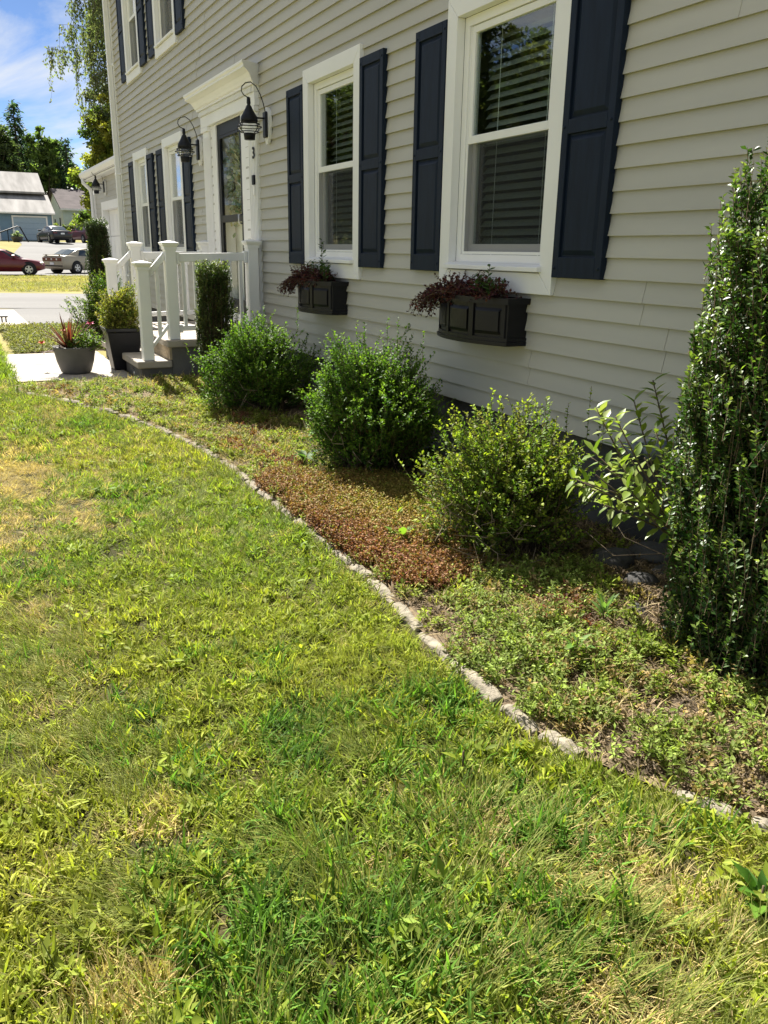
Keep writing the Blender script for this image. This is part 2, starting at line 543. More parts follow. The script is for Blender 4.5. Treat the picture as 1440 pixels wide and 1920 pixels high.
k = 0
z = ZB
while z < EAVE - .02:
    g = random.Random(1000 + k)
    x = XL - g.uniform(.3, 3.4)
    x = XL
    first = g.uniform(.8, 3.6)
    cuts = [XL, XL + first]
    while cuts[-1] + 3.66 < XR: cuts.append(cuts[-1] + 3.66)
    cuts.append(XR)
    hx = set()
    for h in HOLES:
        if h[2] <= z + .012 and h[3] >= z + 2 * EXP - .012: hx |= {h[0], h[1]}
    cuts = sorted(set(cuts) | hx)
    for i, (a, c) in enumerate(zip(cuts[:-1], cuts[1:])):
        bd = B()
        lap = .0028 * (i % 2)
        for q in (0, 1):
            if z + q * EXP < EAVE - .02: course(bd, a - (.02 if i and a not in hx else 0), c, z + q * EXP, lap)
        if len(bd.v) > 8 * 2: bd.build('siding_panel', M['siding'], house)
    z += 2 * EXP; k += 1

b = B().box(XL - .1, XR, YW + .03, YW + .2, -.3, ZB + .03)
b.build('foundation', M['found'], house)
b = B()
b.box(XL - .12, XR, 11.0, 11.1, -.2, EAVE)
b.box(XL - .12, XL - .02, YW, 11.0, -.2, EAVE); b.box(XR - .1, XR, YW, 11.0, -.2, EAVE)
b.build('outer_wall', M['siding'], house)
B().box(XL, XR - .2, 4.2, 4.25, .3, 5.6).build('room_wall', M['room'], house)
B().box(XL, XR - .2, 3.15, 11, 3.2, 3.25).build('upper_floor', M['room'], house)
B().box(XL, XR - .2, 3.0, 11, .5, .53).build('room_floor', M['room'], house)
OV = .22
b = B().prism([(YW - OV, EAVE - .02), (YW - OV, EAVE + .16), (7, 8.6), (11 + OV, EAVE + .16), (11 + OV, EAVE - .02), (11, EAVE - .02), (7, 8.3), (YW + .02, EAVE - .02)], XL - .35, XR + .3)
b.build('roof', M['roofing'], house)
B().box(XL - .3, XR, YW - OV + .003, YW + .02, EAVE - .06, EAVE - .025).build('soffit', M['white'], house)
B().prism([(YW - OV - .12, EAVE + .14), (YW - OV - .12, EAVE + .09), (YW - OV - .08, EAVE + .02), (YW - OV - .003, EAVE + .02), (YW - OV - .003, EAVE + .14)], XL - .35, XR + .3).build('gutter', M['white'], house)
B().box(XL - .125, XL + .015, YW - .03, YW + .02, ZB - .06, EAVE - .07).build('corner_board', M['white'], house, bevel=.003)
b = B().box(XL - .10, XL - .015, YW - .11, YW - .035, .12, EAVE - .3)
for zz_ in (.9, 2.6, 4.3): b.box(XL - .112, XL - .003, YW - .115, YW - .028, zz_, zz_ + .03)
b.build('downspout', M['white'], house, bevel=.008)


def window(key, blinds=True, curtain=False):
    x0, x1, z0, z1 = WIN[key]
    f = YW - .045   # casing face
    ix0, ix1, iz1 = x0 + CW, x1 - CW, z1 - CW
    izb = z0 + .155
    fr = B()
    t = .052
    yf, yb = YW + .012, YW + .10
    fr.box(ix0, ix0 + t, yf, yb, izb, iz1); fr.box(ix1 - t, ix1, yf, yb, izb, iz1)
    fr.box(ix0 + t, ix1 - t, yf, yb, iz1 - t, iz1); fr.box(ix0 + t, ix1 - t, yf, yb, izb, izb + .05)
    for sx in (ix0 + t, ix1 - t - .012):   # jamb liners
        fr.box(sx, sx + .012, yf + .01, yb - .02, izb + .05, iz1 - t)
    win = fr.build('window', M['vinyl'], house, bevel=.002)
    # mitred casing boards
    def cas(p):
        bb = B(); n = len(p)
        bb.add([(a, f, c) for a, c in p] + [(a, YW + .012, c) for a, c in p], [tuple(range(n)), tuple(range(2 * n - 1, n - 1, -1))] + [(i, (i + 1) % n, n + (i + 1) % n, n + i) for i in range(n)])
        bb.build('casing', M['white'], win, bevel=.003)
    gp = .0015
    cas([(x0, z0), (ix0, z0 + CW + gp), (ix0, iz1 - gp), (x0, z1)])
    cas([(x1, z0), (x1, z1), (ix1, iz1 - gp), (ix1, z0 + CW + gp)])
    cas([(x0 + gp, z1), (ix0 + gp, iz1), (ix1 - gp, iz1), (x1 - gp, z1)])
    cas([(x0 + gp, z0), (x1 - gp, z0), (ix1 - gp, z0 + CW), (ix0 + gp, z0 + CW)])
    sl = B()
    sl.add([(ix0 - .02, f - .03, z0 + CW + .006), (ix1 + .02, f - .03, z0 + CW + .006), (ix1 + .02, f - .03, z0 + CW + .032), (ix0 - .02, f - .03, z0 + CW + .032),
            (ix0 - .02, yf - .002, z0 + CW + .006), (ix1 + .02, yf - .002, z0 + CW + .006), (ix1 + .02, yf - .002, z0 + CW + .052), (ix0 - .02, yf - .002, z0 + CW + .052)],
           [(0, 1, 2, 3), (3, 2, 6, 7), (4, 7, 6, 5), (0, 4, 5, 1), (0, 3, 7, 4), (1, 5, 6, 2)])
    sl.build('sill', M['white'], win, bevel=.003)
    mz = izb + .05 + (iz1 - t - izb - .05) * .515
    a0, a1 = ix0 + t, ix1 - t
    s = .038
    def sash(zb, zt, y0, y1, lower):
        bb = B()
        bt = .06 if lower else .045
        bb.box(a0 + .013, a0 + .013 + s, y0, y1, zb, zt); bb.box(a1 - .013 - s, a1 - .013, y0, y1, zb, zt)
        bb.box(a0 + .013 + s, a1 - .013 - s, y0, y1, zt - s, zt); bb.box(a0 + .013 + s, a1 - .013 - s, y0, y1, zb, zb + bt)
        so = bb.build('sash', M['vinyl'], win, bevel=.002)
        ym = (y0 + y1) / 2
        pn = B().box(a0 + .04, a1 - .04, ym - .003, ym + .003, zb + bt - .008, zt - s + .008)
        pn.build('pane', M['glass'], win)
        return so
    sash(mz - .02, iz1 - t - .003, yf + .012, yf + .042, False)
    sash(izb + .052, mz + .022, yf + .046, yf + .078, True)
    # half screen over the lower sash: fine dark mesh in a thin frame
    bb = B()
    zs0, zs1 = izb + .052, mz - .024
    bb.box(a0 + .014, a0 + .03, yf + .004, yf + .012, zs0, zs1); bb.box(a1 - .03, a1 - .014, yf + .004, yf + .012, zs0, zs1)
    bb.box(a0 + .03, a1 - .03, yf + .004, yf + .012, zs0, zs0 + .016)
    bb.build('screen_frame', M['vinyl'], win)
    bb = B().quad((a0 + .03, yf + .008, zs0 + .016), (a1 - .03, yf + .008, zs0 + .016), (a1 - .03, yf + .008, zs1), (a0 + .03, yf + .008, zs1))
    bb.build('insect_screen', SCREEN, win)
    if blinds:
        zc = izb + .08; pitch = .052
        me = None
        while zc < iz1 - t - .03:
            if me is None:
                bb = B()
                w_ = .025; c, s_ = math.cos(R(48)) * w_, math.sin(R(48)) * w_
                bb.add([(a0 + .03, YW + .15 - c, zc - s_), (a1 - .03, YW + .15 - c, zc - s_), (a1 - .03, YW + .15 + c, zc + s_), (a0 + .03, YW + .15 + c, zc + s_),
                        (a0 + .03, YW + .153 - c, zc - s_ - .001), (a1 - .03, YW + .153 - c, zc - s_ - .001), (a1 - .03, YW + .153 + c, zc + s_ - .001), (a0 + .03, YW + .153 + c, zc + s_ - .001)],
                       [(0, 1, 2, 3), (7, 6, 5, 4), (0, 4, 5, 1), (2, 6, 7, 3), (0, 3, 7, 4), (1, 5, 6, 2)])
                o = bb.build('slat', M['blind'], win); me = o.data; zc0 = zc
            else:
                o = bpy.data.objects.new('slat', me); COL.objects.link(o); o.parent = win; o.location = (0, 0, zc - zc0)
            zc += pitch
        bb = B()
        for u in (.22, .78):
            xx = a0 + (a1 - a0) * u
            bb.box(xx - .0015, xx + .0015, YW + .118, YW + .121, izb + .05, iz1 - t)
        bb.build('blind_cord', M['vinyl'], win)
    if curtain:
        bb = B()
        n = 14
        for (c0, c1) in ((a0 + .02, a0 + .22),):
            vs = []
            for i in range(n + 1):
                xx = c0 + (c1 - c0) * i / n; yy = YW + .17 + .012 * math.sin(i * 1.9)
                vs += [(xx, yy, izb), (xx, yy, iz1)]
            bb.add(vs, [(2 * i, 2 * i + 2, 2 * i + 3, 2 * i + 1) for i in range(n)], True)
        bb.build('curtain', M['curtain'], win)
    return win


def screen_mat():
    m = bpy.data.materials.new('insect_mesh'); m.use_nodes = True
    t = m.node_tree; o = t.nodes['Material Output']; p = t.nodes['Principled BSDF']
    p.inputs['Base Color'].default_value = (.010, .011, .012, 1); p.inputs['Roughness'].default_value = .8
    tr = N(t, 'ShaderNodeBsdfTransparent'); ms = N(t, 'ShaderNodeMixShader'); ms.inputs[0].default_value = .42
    t.links.new(tr.outputs[0], ms.inputs[1]); t.links.new(p.outputs[0], ms.inputs[2]); t.links.new(ms.outputs[0], o.inputs['Surface'])
    return m


SCREEN = screen_mat()
window('A'); window('B')
window('C', False, True); window('D', False, True); window('E', False, True); window('F', False, True)


def shutter(x0, x1, z0, z1):
    f = YW - .05; bk = YW - .012
    st, tr_, mr, br = .048, .062, .068, .105
    zm_ = z0 + (z1 - z0) * .50
    b = B()
    b.box(x0, x0 + st, f, bk, z0, z1); b.box(x1 - st, x1, f, bk, z0, z1)
    b.box(x0 + st, x1 - st, f, bk, z1 - tr_, z1); b.box(x0 + st, x1 - st, f, bk, zm_ - mr / 2, zm_ + mr / 2); b.box(x0 + st, x1 - st, f, bk, z0, z0 + br)
    for xx in (x0 + st * .42, x1 - st * .42):
        for zz_ in (z0 + .05, zm_, z1 - .045):
            b.lathe([(0, -.006), (.007, -.005), (.009, 0), (.009, .004)], (xx, f, zz_), 8, 'y')
    s = b.build('shutter', M['navy'], house, bevel=.003)
    for za, zb in ((z0 + br, zm_ - mr / 2), (zm_ + mr / 2, z1 - tr_)):
        p = B(); a0, a1 = x0 + st, x1 - st
        lv = [(0, f + .016), (.010, f + .016), (.034, f + .004)]
        vs = []
        for i, y in lv:
            vs += [(a0 + i, y, za + i), (a1 - i, y, za + i), (a1 - i, y, zb - i), (a0 + i, y, zb - i)]
        fs = [(8, 9, 10, 11)]
        for L_ in (0, 4):
            for q in range(4): fs.append((L_ + q, L_ + (q + 1) % 4, L_ + 4 + (q + 1) % 4, L_ + 4 + q))
        p.add(vs, fs); p.build('raised_panel', M['navy'], s)
    return s


SW = .385
ZS0, ZS1 = 1.287, 2.752
for key, zl, zh in (('A', ZS0, ZS1), ('B', ZS0, ZS1), ('C', 1.295, 2.735), ('D', 1.295, 2.735), ('E', 3.93, 5.39), ('F', 3.93, 5.39)):
    x0, x1 = WIN[key][:2]
    shutter(x0 - SW - .004, x0 - .004, zl, zh); shutter(x1 + .004, x1 + SW + .004, zl, zh)

# door surround and storm door
DX0, DX1, DZ0, DZ1 = -9.97, -9.05, .70, 2.74
sur = B()
for x0, x1 in ((-10.42, -10.16), (-8.74, -8.48)):
    sur.box(x0, x1, YW - .055, YW, .56, .80); sur.box(x0 + .01, x1 - .01, YW - .045, YW, .80, 2.70); sur.box(x0 - .01, x1 + .01, YW - .065, YW, 2.70, 2.75)
    for i in range(5):
        xx = x0 + .035 + i * (x1 - x0 - .07) / 4
        sur.box(xx - .011, xx + .011, YW - .053, YW - .045, .86, 2.64)
sur.box(-10.16, DX0, YW - .02, YW + .05, .56, 2.75); sur.box(DX1, -8.74, YW - .02, YW + .05, .56, 2.75)
sur.box(DX0, DX1, YW - .02, YW + .05, DZ1, 2.75); sur.box(DX0, DX1, YW - .03, YW + .2, .56, DZ0)
surround = sur.build('door_surround', M['white'], house, bevel=.004)
fz = B().box(-10.44, -8.46, YW - .06, YW, 2.752, 2.87); fz.build('frieze', M['white'], surround, bevel=.003)
dn = B()
i = 0
while -10.42 + i * .042 < -8.5:
    x = -10.42 + i * .042; dn.box(x, x + .024, YW - .085, YW - .062, 2.872, 2.912); i += 1
dn.build('dentils', M['white'], surround)
B().box(-10.44, -8.46, YW - .064, YW, 2.872, 2.93).build('dentil_band', M['white'], surround)
pr = [(YW, 2.93), (YW - .09, 2.93), (YW - .09, 2.95), (YW - .105, 2.96), (YW - .115, 2.985), (YW - .14, 3.02), (YW - .18, 3.045), (YW - .20, 3.055), (YW - .20, 3.075), (YW - .215, 3.09), (YW - .215, 3.11), (YW, 3.115)]
vs = []; fs = []; n = len(pr)
for sgn, xe in ((-1, -10.44), (1, -8.46)):
    for y, zz_ in pr: vs.append((xe + sgn * (YW - y) * .62, y, zz_))
fs = [(i, (i + 1) % n, n + (i + 1) % n, n + i) for i in range(n)] + [tuple(range(n)), tuple(range(n, 2 * n))]
B().add(vs, fs).build('crown_moulding', M['white'], surround)

door = B()
y0, y1 = YW - .005, YW + .03
door.box(DX0, DX0 + .10, y0, y1, DZ0, DZ1); door.box(DX1 - .10, DX1, y0, y1, DZ0, DZ1)
door.box(DX0 + .10, DX1 - .10, y0, y1, DZ1 - .12, DZ1); door.box(DX0 + .10, DX1 - .10, y0, y1, 1.70, 1.775); door.box(DX0 + .10, DX1 - .10, y0, y1, DZ0, .86)
door.box(DX0 + .115, DX1 - .115, y0 - .008, y0 - .001, DZ1 - .155, DZ1 - .125)
sd = door.build('storm_door', M['black'], house, bevel=.004)
B().box(DX0 + .09, DX1 - .09, y0 + .014, y0 + .02, 1.765, DZ1 - .11).build('pane', M['doorglass'], sd)
B().box(DX0 + .09, DX1 - .09, y0 + .014, y0 + .02, .85, 1.71).build('pane', M['doorglass'], sd)
b = B().tube([(DX1 - .05, y0 - .005, 1.67), (DX1 - .05, y0 - .05, 1.68), (DX1 - .05, y0 - .05, 1.76), (DX1 - .05, y0 - .005, 1.77)], .008)
b.build('handle', M['chrome'], sd)
inner = B().box(DX0 - .1, DX1 + .1, 3.12, 3.16, .56, 2.75)
for zz_, z2 in ((.75, 1.35), (1.5, 2.55)):
    for xx in (DX0 + .1, (DX0 + DX1) / 2 + .03):
        inner.box(xx, xx + .36, 3.105, 3.119, zz_, z2)
inner.build('inner_door', mat('cream_door', (.78, .80, .76), .6, .04, 4), house, bevel=.006)
b = B().box(DX0 - .13, DX0 - .02, YW + .055, 3.11, .56, 2.75).box(DX1 + .02, DX1 + .13, YW + .055, 3.11, .56, 2.75)
b.build('door_jamb', M['white'], house)
tx = bpy.data.curves.new('house_number', 'FONT'); tx.body = '3'; tx.size = .15; tx.extrude = .004; tx.align_x = 'CENTER'; tx.align_y = 'CENTER'; tx.offset = .002
o = bpy.data.objects.new('house_number', tx); COL.objects.link(o); o.parent = house
bpy.context.view_layer.update()
_me = bpy.data.meshes.new_from_object(o.evaluated_get(bpy.context.evaluated_depsgraph_get()))
bpy.data.objects.remove(o); o = link('house_number', _me, M['black'], house)
o.location = Vector((-8.53, YW - .062, 2.32)) - house.location; o.rotation_euler = (R(90), 0, 0)
b = B().box(-8.57, -8.51, YW - .075, YW - .054, 2.03, 2.12); b.build('doorbell', M['black'], house, bevel=.004)
B().box(-8.565, -8.515, YW - .068, YW - .054, 1.93, 2.02).build('doorbell_plate', M['white'], house, bevel=.003)


# garage
GX0, GX1, GY = -21.4, XL - .14, 3.3
garage = thing('garage', 'attached single storey garage with white door beyond the house corner', 'garage', (-18.6, GY, 0))
z = .42; kk = 0
while z < 2.86:
    b = B()
    for q in (0, 1):
        zb = z + q * EXP
        if zb > 2.9: continue
        for a, c in ((GX0, GX1),):
            segs = [(GX0, GX1)] if zb > 2.26 else [(GX0, -20.42), (-17.1, GX1)]
            for s0, s1 in segs:
                b.quad((s0, GY - .0135, zb), (s1, GY - .0135, zb), (s1, GY - .002, zb + EXP + .004), (s0, GY - .002, zb + EXP + .004))
                b.quad((s0, GY, zb), (s1, GY, zb), (s1, GY - .0135, zb), (s0, GY - .0135, zb))
    b.build('siding_panel', M['siding'], garage)
    z += 2 * EXP
B().box(GX0 + .03, GX1, GY + .02, GY + .2, -.2, .42).build('foundation', M['found'], garage)
B().box(GX0, GX0 + .1, GY + .005, 10, -.2, 2.95).box(GX0, GX1, 9.9, 10, -.2, 2.95).build('outer_wall', M['siding'], garage)
B().box(GX0 - .012, GX0 + .1, GY - .03, GY + .1, .35, 2.9).build('corner_board', M['white'], garage)
B().box(-20.42, -20.27, GY - .035, GY + .1, -.02, 2.36).box(-17.25, -17.1, GY - .035, GY + .1, -.02, 2.36).box(-20.27, -17.25, GY - .035, GY + .1, 2.19, 2.36).build('door_casing', M['white'], garage)
for i in range(4):
    b = B().box(-20.26, -17.26, GY + .10, GY + .14, i * .548 + .004, i * .548 + .544)
    for j in range(6): b.box(-20.2 + j * .49, -19.8 + j * .49, GY + .094, GY + .099, i * .548 + .1, i * .548 + .45)
    b.build('door_panel', M['white'], garage, bevel=.006)
GE = 2.90
B().prism([(GY - .19, GE), (GY - .19, GE + .10), (6.6, 4.9), (10.2, GE + .10), (10.2, GE), (6.6, 4.75), (GY, GE)], GX0 - .12, GX1).build('roof', M['roofing'], garage)
B().box(GX0 - .1, GX1, GY - .185, GY + .01, GE - .04, GE - .005).build('soffit', M['white'], garage)
B().prism([(GY - .30, GE + .12), (GY - .30, GE + .07), (GY - .26, GE), (GY - .193, GE), (GY - .193, GE + .12)], GX0 - .15, GX1).build('gutter', M['white'], garage)
B().tube([(GX0 + .02, GY - .24, GE + .01), (GX0 + .02, GY - .24, GE - .08), (GX0 + .04, GY - .10, GE - .22), (GX0 + .05, GY - .075, GE - .35), (GX0 + .05, GY - .075, .15), (GX0 + .05, GY - .2, .08)], .042, 8).build('downspout', M['white'], garage)

# ------------------------------------------------------------------ lanterns
def lantern(x, y, z, label, s=1.0, tilt=0):
    t = thing('wall_lantern', label, 'lantern', (x, y, z), 0, 'onion lanterns on the house walls')
    mb = B()
    n = 20
    pts = []
    for i in range(n):
        a = 2 * math.pi * i / n
        pts.append((.075 * math.cos(a) * s, (.16 * math.sin(a) + .02 * math.cos(2 * a)) * s))
    mb.add([(p[0], -.0, p[1]) for p in pts] + [(p[0] * 1.05, -.03 * s - .0, p[1] * 1.04) for p in pts], [(i, (i + 1) % n, n + (i + 1) % n, n + i) for i in range(n)] + [tuple(range(n, 2 * n))])
    mb.build('mount_block', M['white'], t, local=True)
    B().box(-.045 * s, .045 * s, -.055 * s, -.0305 * s, -.125 * s, .105 * s).build('back_plate', M['black'], t, bevel=.012, local=True)
    c = (0, -.20 * s, 0)
    cap = B().lathe([(0.001, .215), (.016, .212), (.019, .165), (.015, .150), (.024, .140), (.034, .118), (.058, .075), (.078, .045), (.082, .01), (.074, .0), (.0, .0)], (0, 0, 0), 18)
    cap.v = [(v[0] * s + c[0], v[1] * s + c[1], v[2] * s + c[2]) for v in cap.v]
    cap.tube([(0, -.05 * s, .045 * s), (0, -.14 * s, .045 * s)], .008 * s)
    cap.build('cap', M['black'], t, local=True)
    gl = B().lathe([(.066, 0), (.094, -.018), (.106, -.040), (.102, -.060), (.078, -.085), (.052, -.096)], (0, 0, 0), 20)
    gl.v = [(v[0] * s + c[0], v[1] * s + c[1], v[2] * s + c[2]) for v in gl.v]
    gl.build('globe', M['lampglass'], t, local=True)
    cg = B()
    def ring(r, h): cg.tube([(c[0] + r * s * math.cos(a), c[1] + r * s * math.sin(a), h * s) for a in np.linspace(0, 2 * math.pi, 25)], .0045 * s, 5, False)
    ring(.115, -.040); ring(.098, -.014); ring(.088, -.084)
    for a in np.arange(4) * math.pi / 2 + .4:
        cg.tube([(c[0] + r * s * math.cos(a), c[1] + r * s * math.sin(a), h * s) for r, h in ((.082, .015), (.104, -.016), (.115, -.040), (.106, -.066), (.07, -.096))], .004 * s, 5, False)
    cg.build('cage', M['black'], t, local=True)
    ft = B().lathe([(.0, -.094), (.052, -.094), (.056, -.104), (.05, -.152), (.0, -.152)], c, 16)
    ft.build('base_cup', M['black'], t, local=True) if s == 1 else B().lathe([(.0, -.13 * s), (.052 * s, -.13 * s), (.05 * s, -.19 * s), (0, -.19 * s)], c, 16).build('base_cup', M['black'], t, local=True)
    ctrl = [(-.04, .10), (-.055, .17), (-.085, .25), (-.125, .315), (-.175, .345), (-.225, .335), (-.262, .30), (-.268, .262), (-.248, .232), (-.215, .215), (-.195, .214)]
    path = [(0, y_ * s, z_ * s) for y_, z_ in ctrl]
    B().tube(path, .005 * s, 6).build('scroll', M['black'], t, local=True)
    return t


lantern(-8.17, YW - .014, 2.55, 'black onion lantern on white block right of the front door, above the number 3')
lantern(-10.62, YW - .014, 2.55, 'black onion lantern on white block left of the front door, beside a navy shutter')
lantern(-19.75, GY - .014, 2.66, 'small distant onion lantern above the white garage door')

# ------------------------------------------------------------------ window boxes
def window_box(xc, label):
    t = thing('window_box', label, 'window box', (xc, YW - .014, .90), 0, 'black window boxes under the windows')
    h = .265
    def pl(w, d, bow):
        n = 12
        p = [(-w / 2, 0)]
        for i in range(n + 1):
            u = -1 + 2 * i / n
            p.append((u * w / 2, -d - bow * (1 - u * u)))
        p.append((w / 2, 0))
        return p
    def slab(w, d, bow, z0, z1, name, w2=None, d2=None):
        a = pl(w, d, bow); c = pl(w2 or w, d2 or d, bow); n = len(a)
        B().add([(x, y, z0) for x, y in a] + [(x, y, z1) for x, y in c], [(i, (i + 1) % n, n + (i + 1) % n, n + i) for i in range(n)] + [tuple(range(n))[::-1], tuple(range(n, 2 * n))]).build(name, M['boxblack'], t, local=True)
    W_, D_, BW = .74, .13, .095
    slab(W_, D_, BW, .03, h - .035, 'body')
    slab(W_ + .03, D_ + .015, BW, 0, .022, 'base_moulding'); slab(W_ + .016, D_ + .008, BW, .0225, .045, 'base_moulding')
    # hollow rim with soil
    a = pl(W_ + .05, D_ + .025, BW); c = pl(W_ - .03, D_ - .02, BW); n = len(a)
    v = [(x, y, h - .034) for x, y in a] + [(x, y, h) for x, y in a] + [(x, min(y, -.006), h) for x, y in c] + [(x, min(y, -.006), h - .03) for x, y in c]
    f = []
    for i in range(n):
        j = (i + 1) % n
        for L_ in range(3): f.append((L_ * n + i, L_ * n + j, (L_ + 1) * n + j, (L_ + 1) * n + i))
    f.append(tuple(range(n))[::-1])
    B().add(v, f).build('rim', M['boxblack'], t, local=True)
    B().add([(x, min(y, -.007), h - .028) for x, y in c], [tuple(range(n))]).build('potting_soil', M['soil'], t, local=True)
    # three raised panels on the bowed front with stiles between
    for u0, u1 in ((-.92, -.40), (-.30, .30), (.40, .92)):
        n = 6; v = []; f = []
        for inset, dep in ((0, .012), (.0, .016), (.16, .006)):
            pass
        rows = [(.062, .0, .0), (.080, .05, -.008), (.19, .05, -.008), (.208, 0, 0)]
        for zz_, ins, dd in rows:
            for i in range(n + 1):
                u = u0 + ins + (u1 - u0 - 2 * ins) * i / n
                v.append((u * W_ / 2, -D_ - BW * (1 - u * u) - .003 + dd, zz_))
        for r_ in range(3):
            for i in range(n): f.append((r_ * (n + 1) + i, r_ * (n + 1) + i + 1, (r_ + 1) * (n + 1) + i + 1, (r_ + 1) * (n + 1) + i))
        B().add(v, f).build('raised_panel', M['boxblack'], t, local=True)
        fr = B()
        for ua, ub in ((u0 - .055, u0), (u1, u1 + .055)):
            P_ = [(q * W_ / 2, -D_ - BW * (1 - q * q)) for q in (ua, ub)]
            fr.add([(P_[0][0], P_[0][1] - .012, .045), (P_[1][0], P_[1][1] - .012, .045), (P_[1][0], P_[1][1] - .012, .23), (P_[0][0], P_[0][1] - .012, .23),
                    (P_[0][0], P_[0][1], .045), (P_[1][0], P_[1][1], .045), (P_[1][0], P_[1][1], .23), (P_[0][0], P_[0][1], .23)], [(0, 1, 2, 3), (0, 4, 5, 1), (2, 6, 7, 3), (0, 3, 7, 4), (1, 5, 6, 2)])
        fr.build('panel_frame', M['boxblack'], t, local=True)
    return t


window_box(-4.28, 'black bow fronted window box under the nearest window')
window_box(-6.74, 'black bow fronted window box under the window next to the front door')


def sprig_plant(name, label, cat, loc, stems, pal, leafL, leafW, stem_mat, group=None, shape='small', per=14, mat_=None, up_=.5, seed=0, tipfrac=.0):
    """stems: list of polylines (local); leaves set along each"""
    g = np.random.default_rng(seed + 100)
    t = thing(name, label, cat, loc, 0, group)
    P, D, C = [], [], []
    A, Bq = [], []
    for st in stems:
        st = np.asarray(st, float)
        seg = np.linalg.norm(np.diff(st, axis=0), axis=1); cum = np.concatenate([[0], np.cumsum(seg)])
        A.append(st[:-1]); Bq.append(st[1:])
        s = cum[-1] * (tipfrac + (1 - tipfrac) * (np.arange(per) + g.random(per) * .6) / per)
        pos = np.stack([np.interp(s, cum, st[:, i]) for i in range(3)], 1)
        d = unit(np.stack([np.interp(s + .01, cum, st[:, i]) for i in range(3)], 1) - np.stack([np.interp(s - .01, cum, st[:, i]) for i in range(3)], 1))
        r = rdir(per, g); r = unit(r - d * (r * d).sum(1, keepdims=True))
        P.append(pos); D.append(d * up_ + r); C.append(pick(pal, per, g))
    P = np.concatenate(P); D = np.concatenate(D); C = np.concatenate(C)
    n = len(P)
    V, T, Cc = leaves(P, D, rdir(n, g) * .5 + np.array([0, 0, 1]), leafL * g.uniform(.6, 1.2, n), leafW * g.uniform(.7, 1.2, n), C, shape)
    arr_mesh('foliage', V, T, Cc, mat_ or M['leaf'], t)
    V, T = sticks(np.concatenate(A), np.concatenate(Bq), .0016)
    arr_mesh('stems', V, T, None, stem_mat, t)
    return t


def arch(p0, d, L, droop, n=5):
    p = np.array(p0, float); d = np.array(d, float); d /= np.linalg.norm(d); pts = [p.copy()]
    for i in range(n):
        p = p + d * L / n; d = d + np.array([0, 0, -droop / n]); d /= np.linalg.norm(d); pts.append(p.copy())
    return pts


PURP = [(.06, .018, .026), (.095, .026, .036), (.04, .018, .02), (.12, .05, .045)]
GREENW = [(.05, .10, .03), (.08, .14, .04), (.04, .075, .025)]
for xc, lab, gl_, sd_ in ((-4.28, 'dark purple sedum spilling over the nearest window box', 'green mint shoots standing in the nearest window box', 1), (-6.74, 'dark purple sedum spilling from the window box by the front door', 'green shoots and trailing clover in the window box by the front door', 2)):
    g = random.Random(sd_)
    st = []
    for i in range(270):
        x = g.triangular(-.40, .36, -.2); y = g.uniform(-.19, -.03)
        d = (g.uniform(-.9, .4) + (x - .0) * .9, g.uniform(-1.0, .3), g.uniform(.5, 1.2))
        st.append(arch((x, y, 0), d, g.uniform(.08, .17), g.uniform(.6, 2.6)))
    for i in range(34):
        x = g.uniform(-.40, -.18)
        st.append(arch((x, g.uniform(-.2, -.12), 0), (g.uniform(-1.4, -.2), g.uniform(-1, -.3), .5), g.uniform(.14, .26), g.uniform(2.4, 4.0)))
    sprig_plant('sedum', lab, 'plant', (xc, YW - .014, .90 + .24), st, PURP, .023, .018, M['twig'], 'plants in the window boxes', per=22, seed=sd_)
    st = []
    for i in range(12 if sd_ == 1 else 16):
        x = g.uniform(-.02, .24) if sd_ == 1 else g.uniform(-.2, .3)
        st.append(arch((x, g.uniform(-.17, -.06), 0), (g.uniform(-.3, .3), g.uniform(-.3, .2), 1), g.uniform(.10, .2), .4))
    if sd_ == 2: st += [arch((.06, -.1, 0), (.02, 0, 1), .36, .1), arch((.07, -.1, 0), (.1, 0, 1), .33, .1)]
    sprig_plant('mint', gl_, 'plant', (xc, YW - .014, .90 + .24), st, GREENW, .045, .018, M['twig'], 'plants in the window boxes', shape='oval', per=16, seed=sd_ + 7)

# ------------------------------------------------------------------ porch
porch = thing('porch', 'concrete front porch with two steps below the black storm door', 'porch', (-9.45, 2.3, 0))
B().box(-10.58, -8.34, 1.86, YW + .02, .46, .53).build('floor_slab', M['concrete'], porch, bevel=.012)
B().box(-10.54, -8.38, 1.91, YW + .02, -.1, .459).build('platform', M['step_dark'], porch)
B().box(-10.54, -8.38, 1.885, 1.909, .335, .459).build('riser', M['riser'], porch)
B().box(-10.56, -8.36, 1.56, 1.905, .262, .332).build('tread', M['concrete'], porch, bevel=.012)
B().box(-10.52, -8.40, 1.60, 1.908, -.1, .261).build('step_base', M['step_dark'], porch)
b = B()
for i in range(4): b.lathe([(.0, -.002), (.011, -.002), (.011, .006)], (-8.34, 2.02 + i * .16, .495), 8, 'x')
b.build('bolt_hole', M['black'], porch)


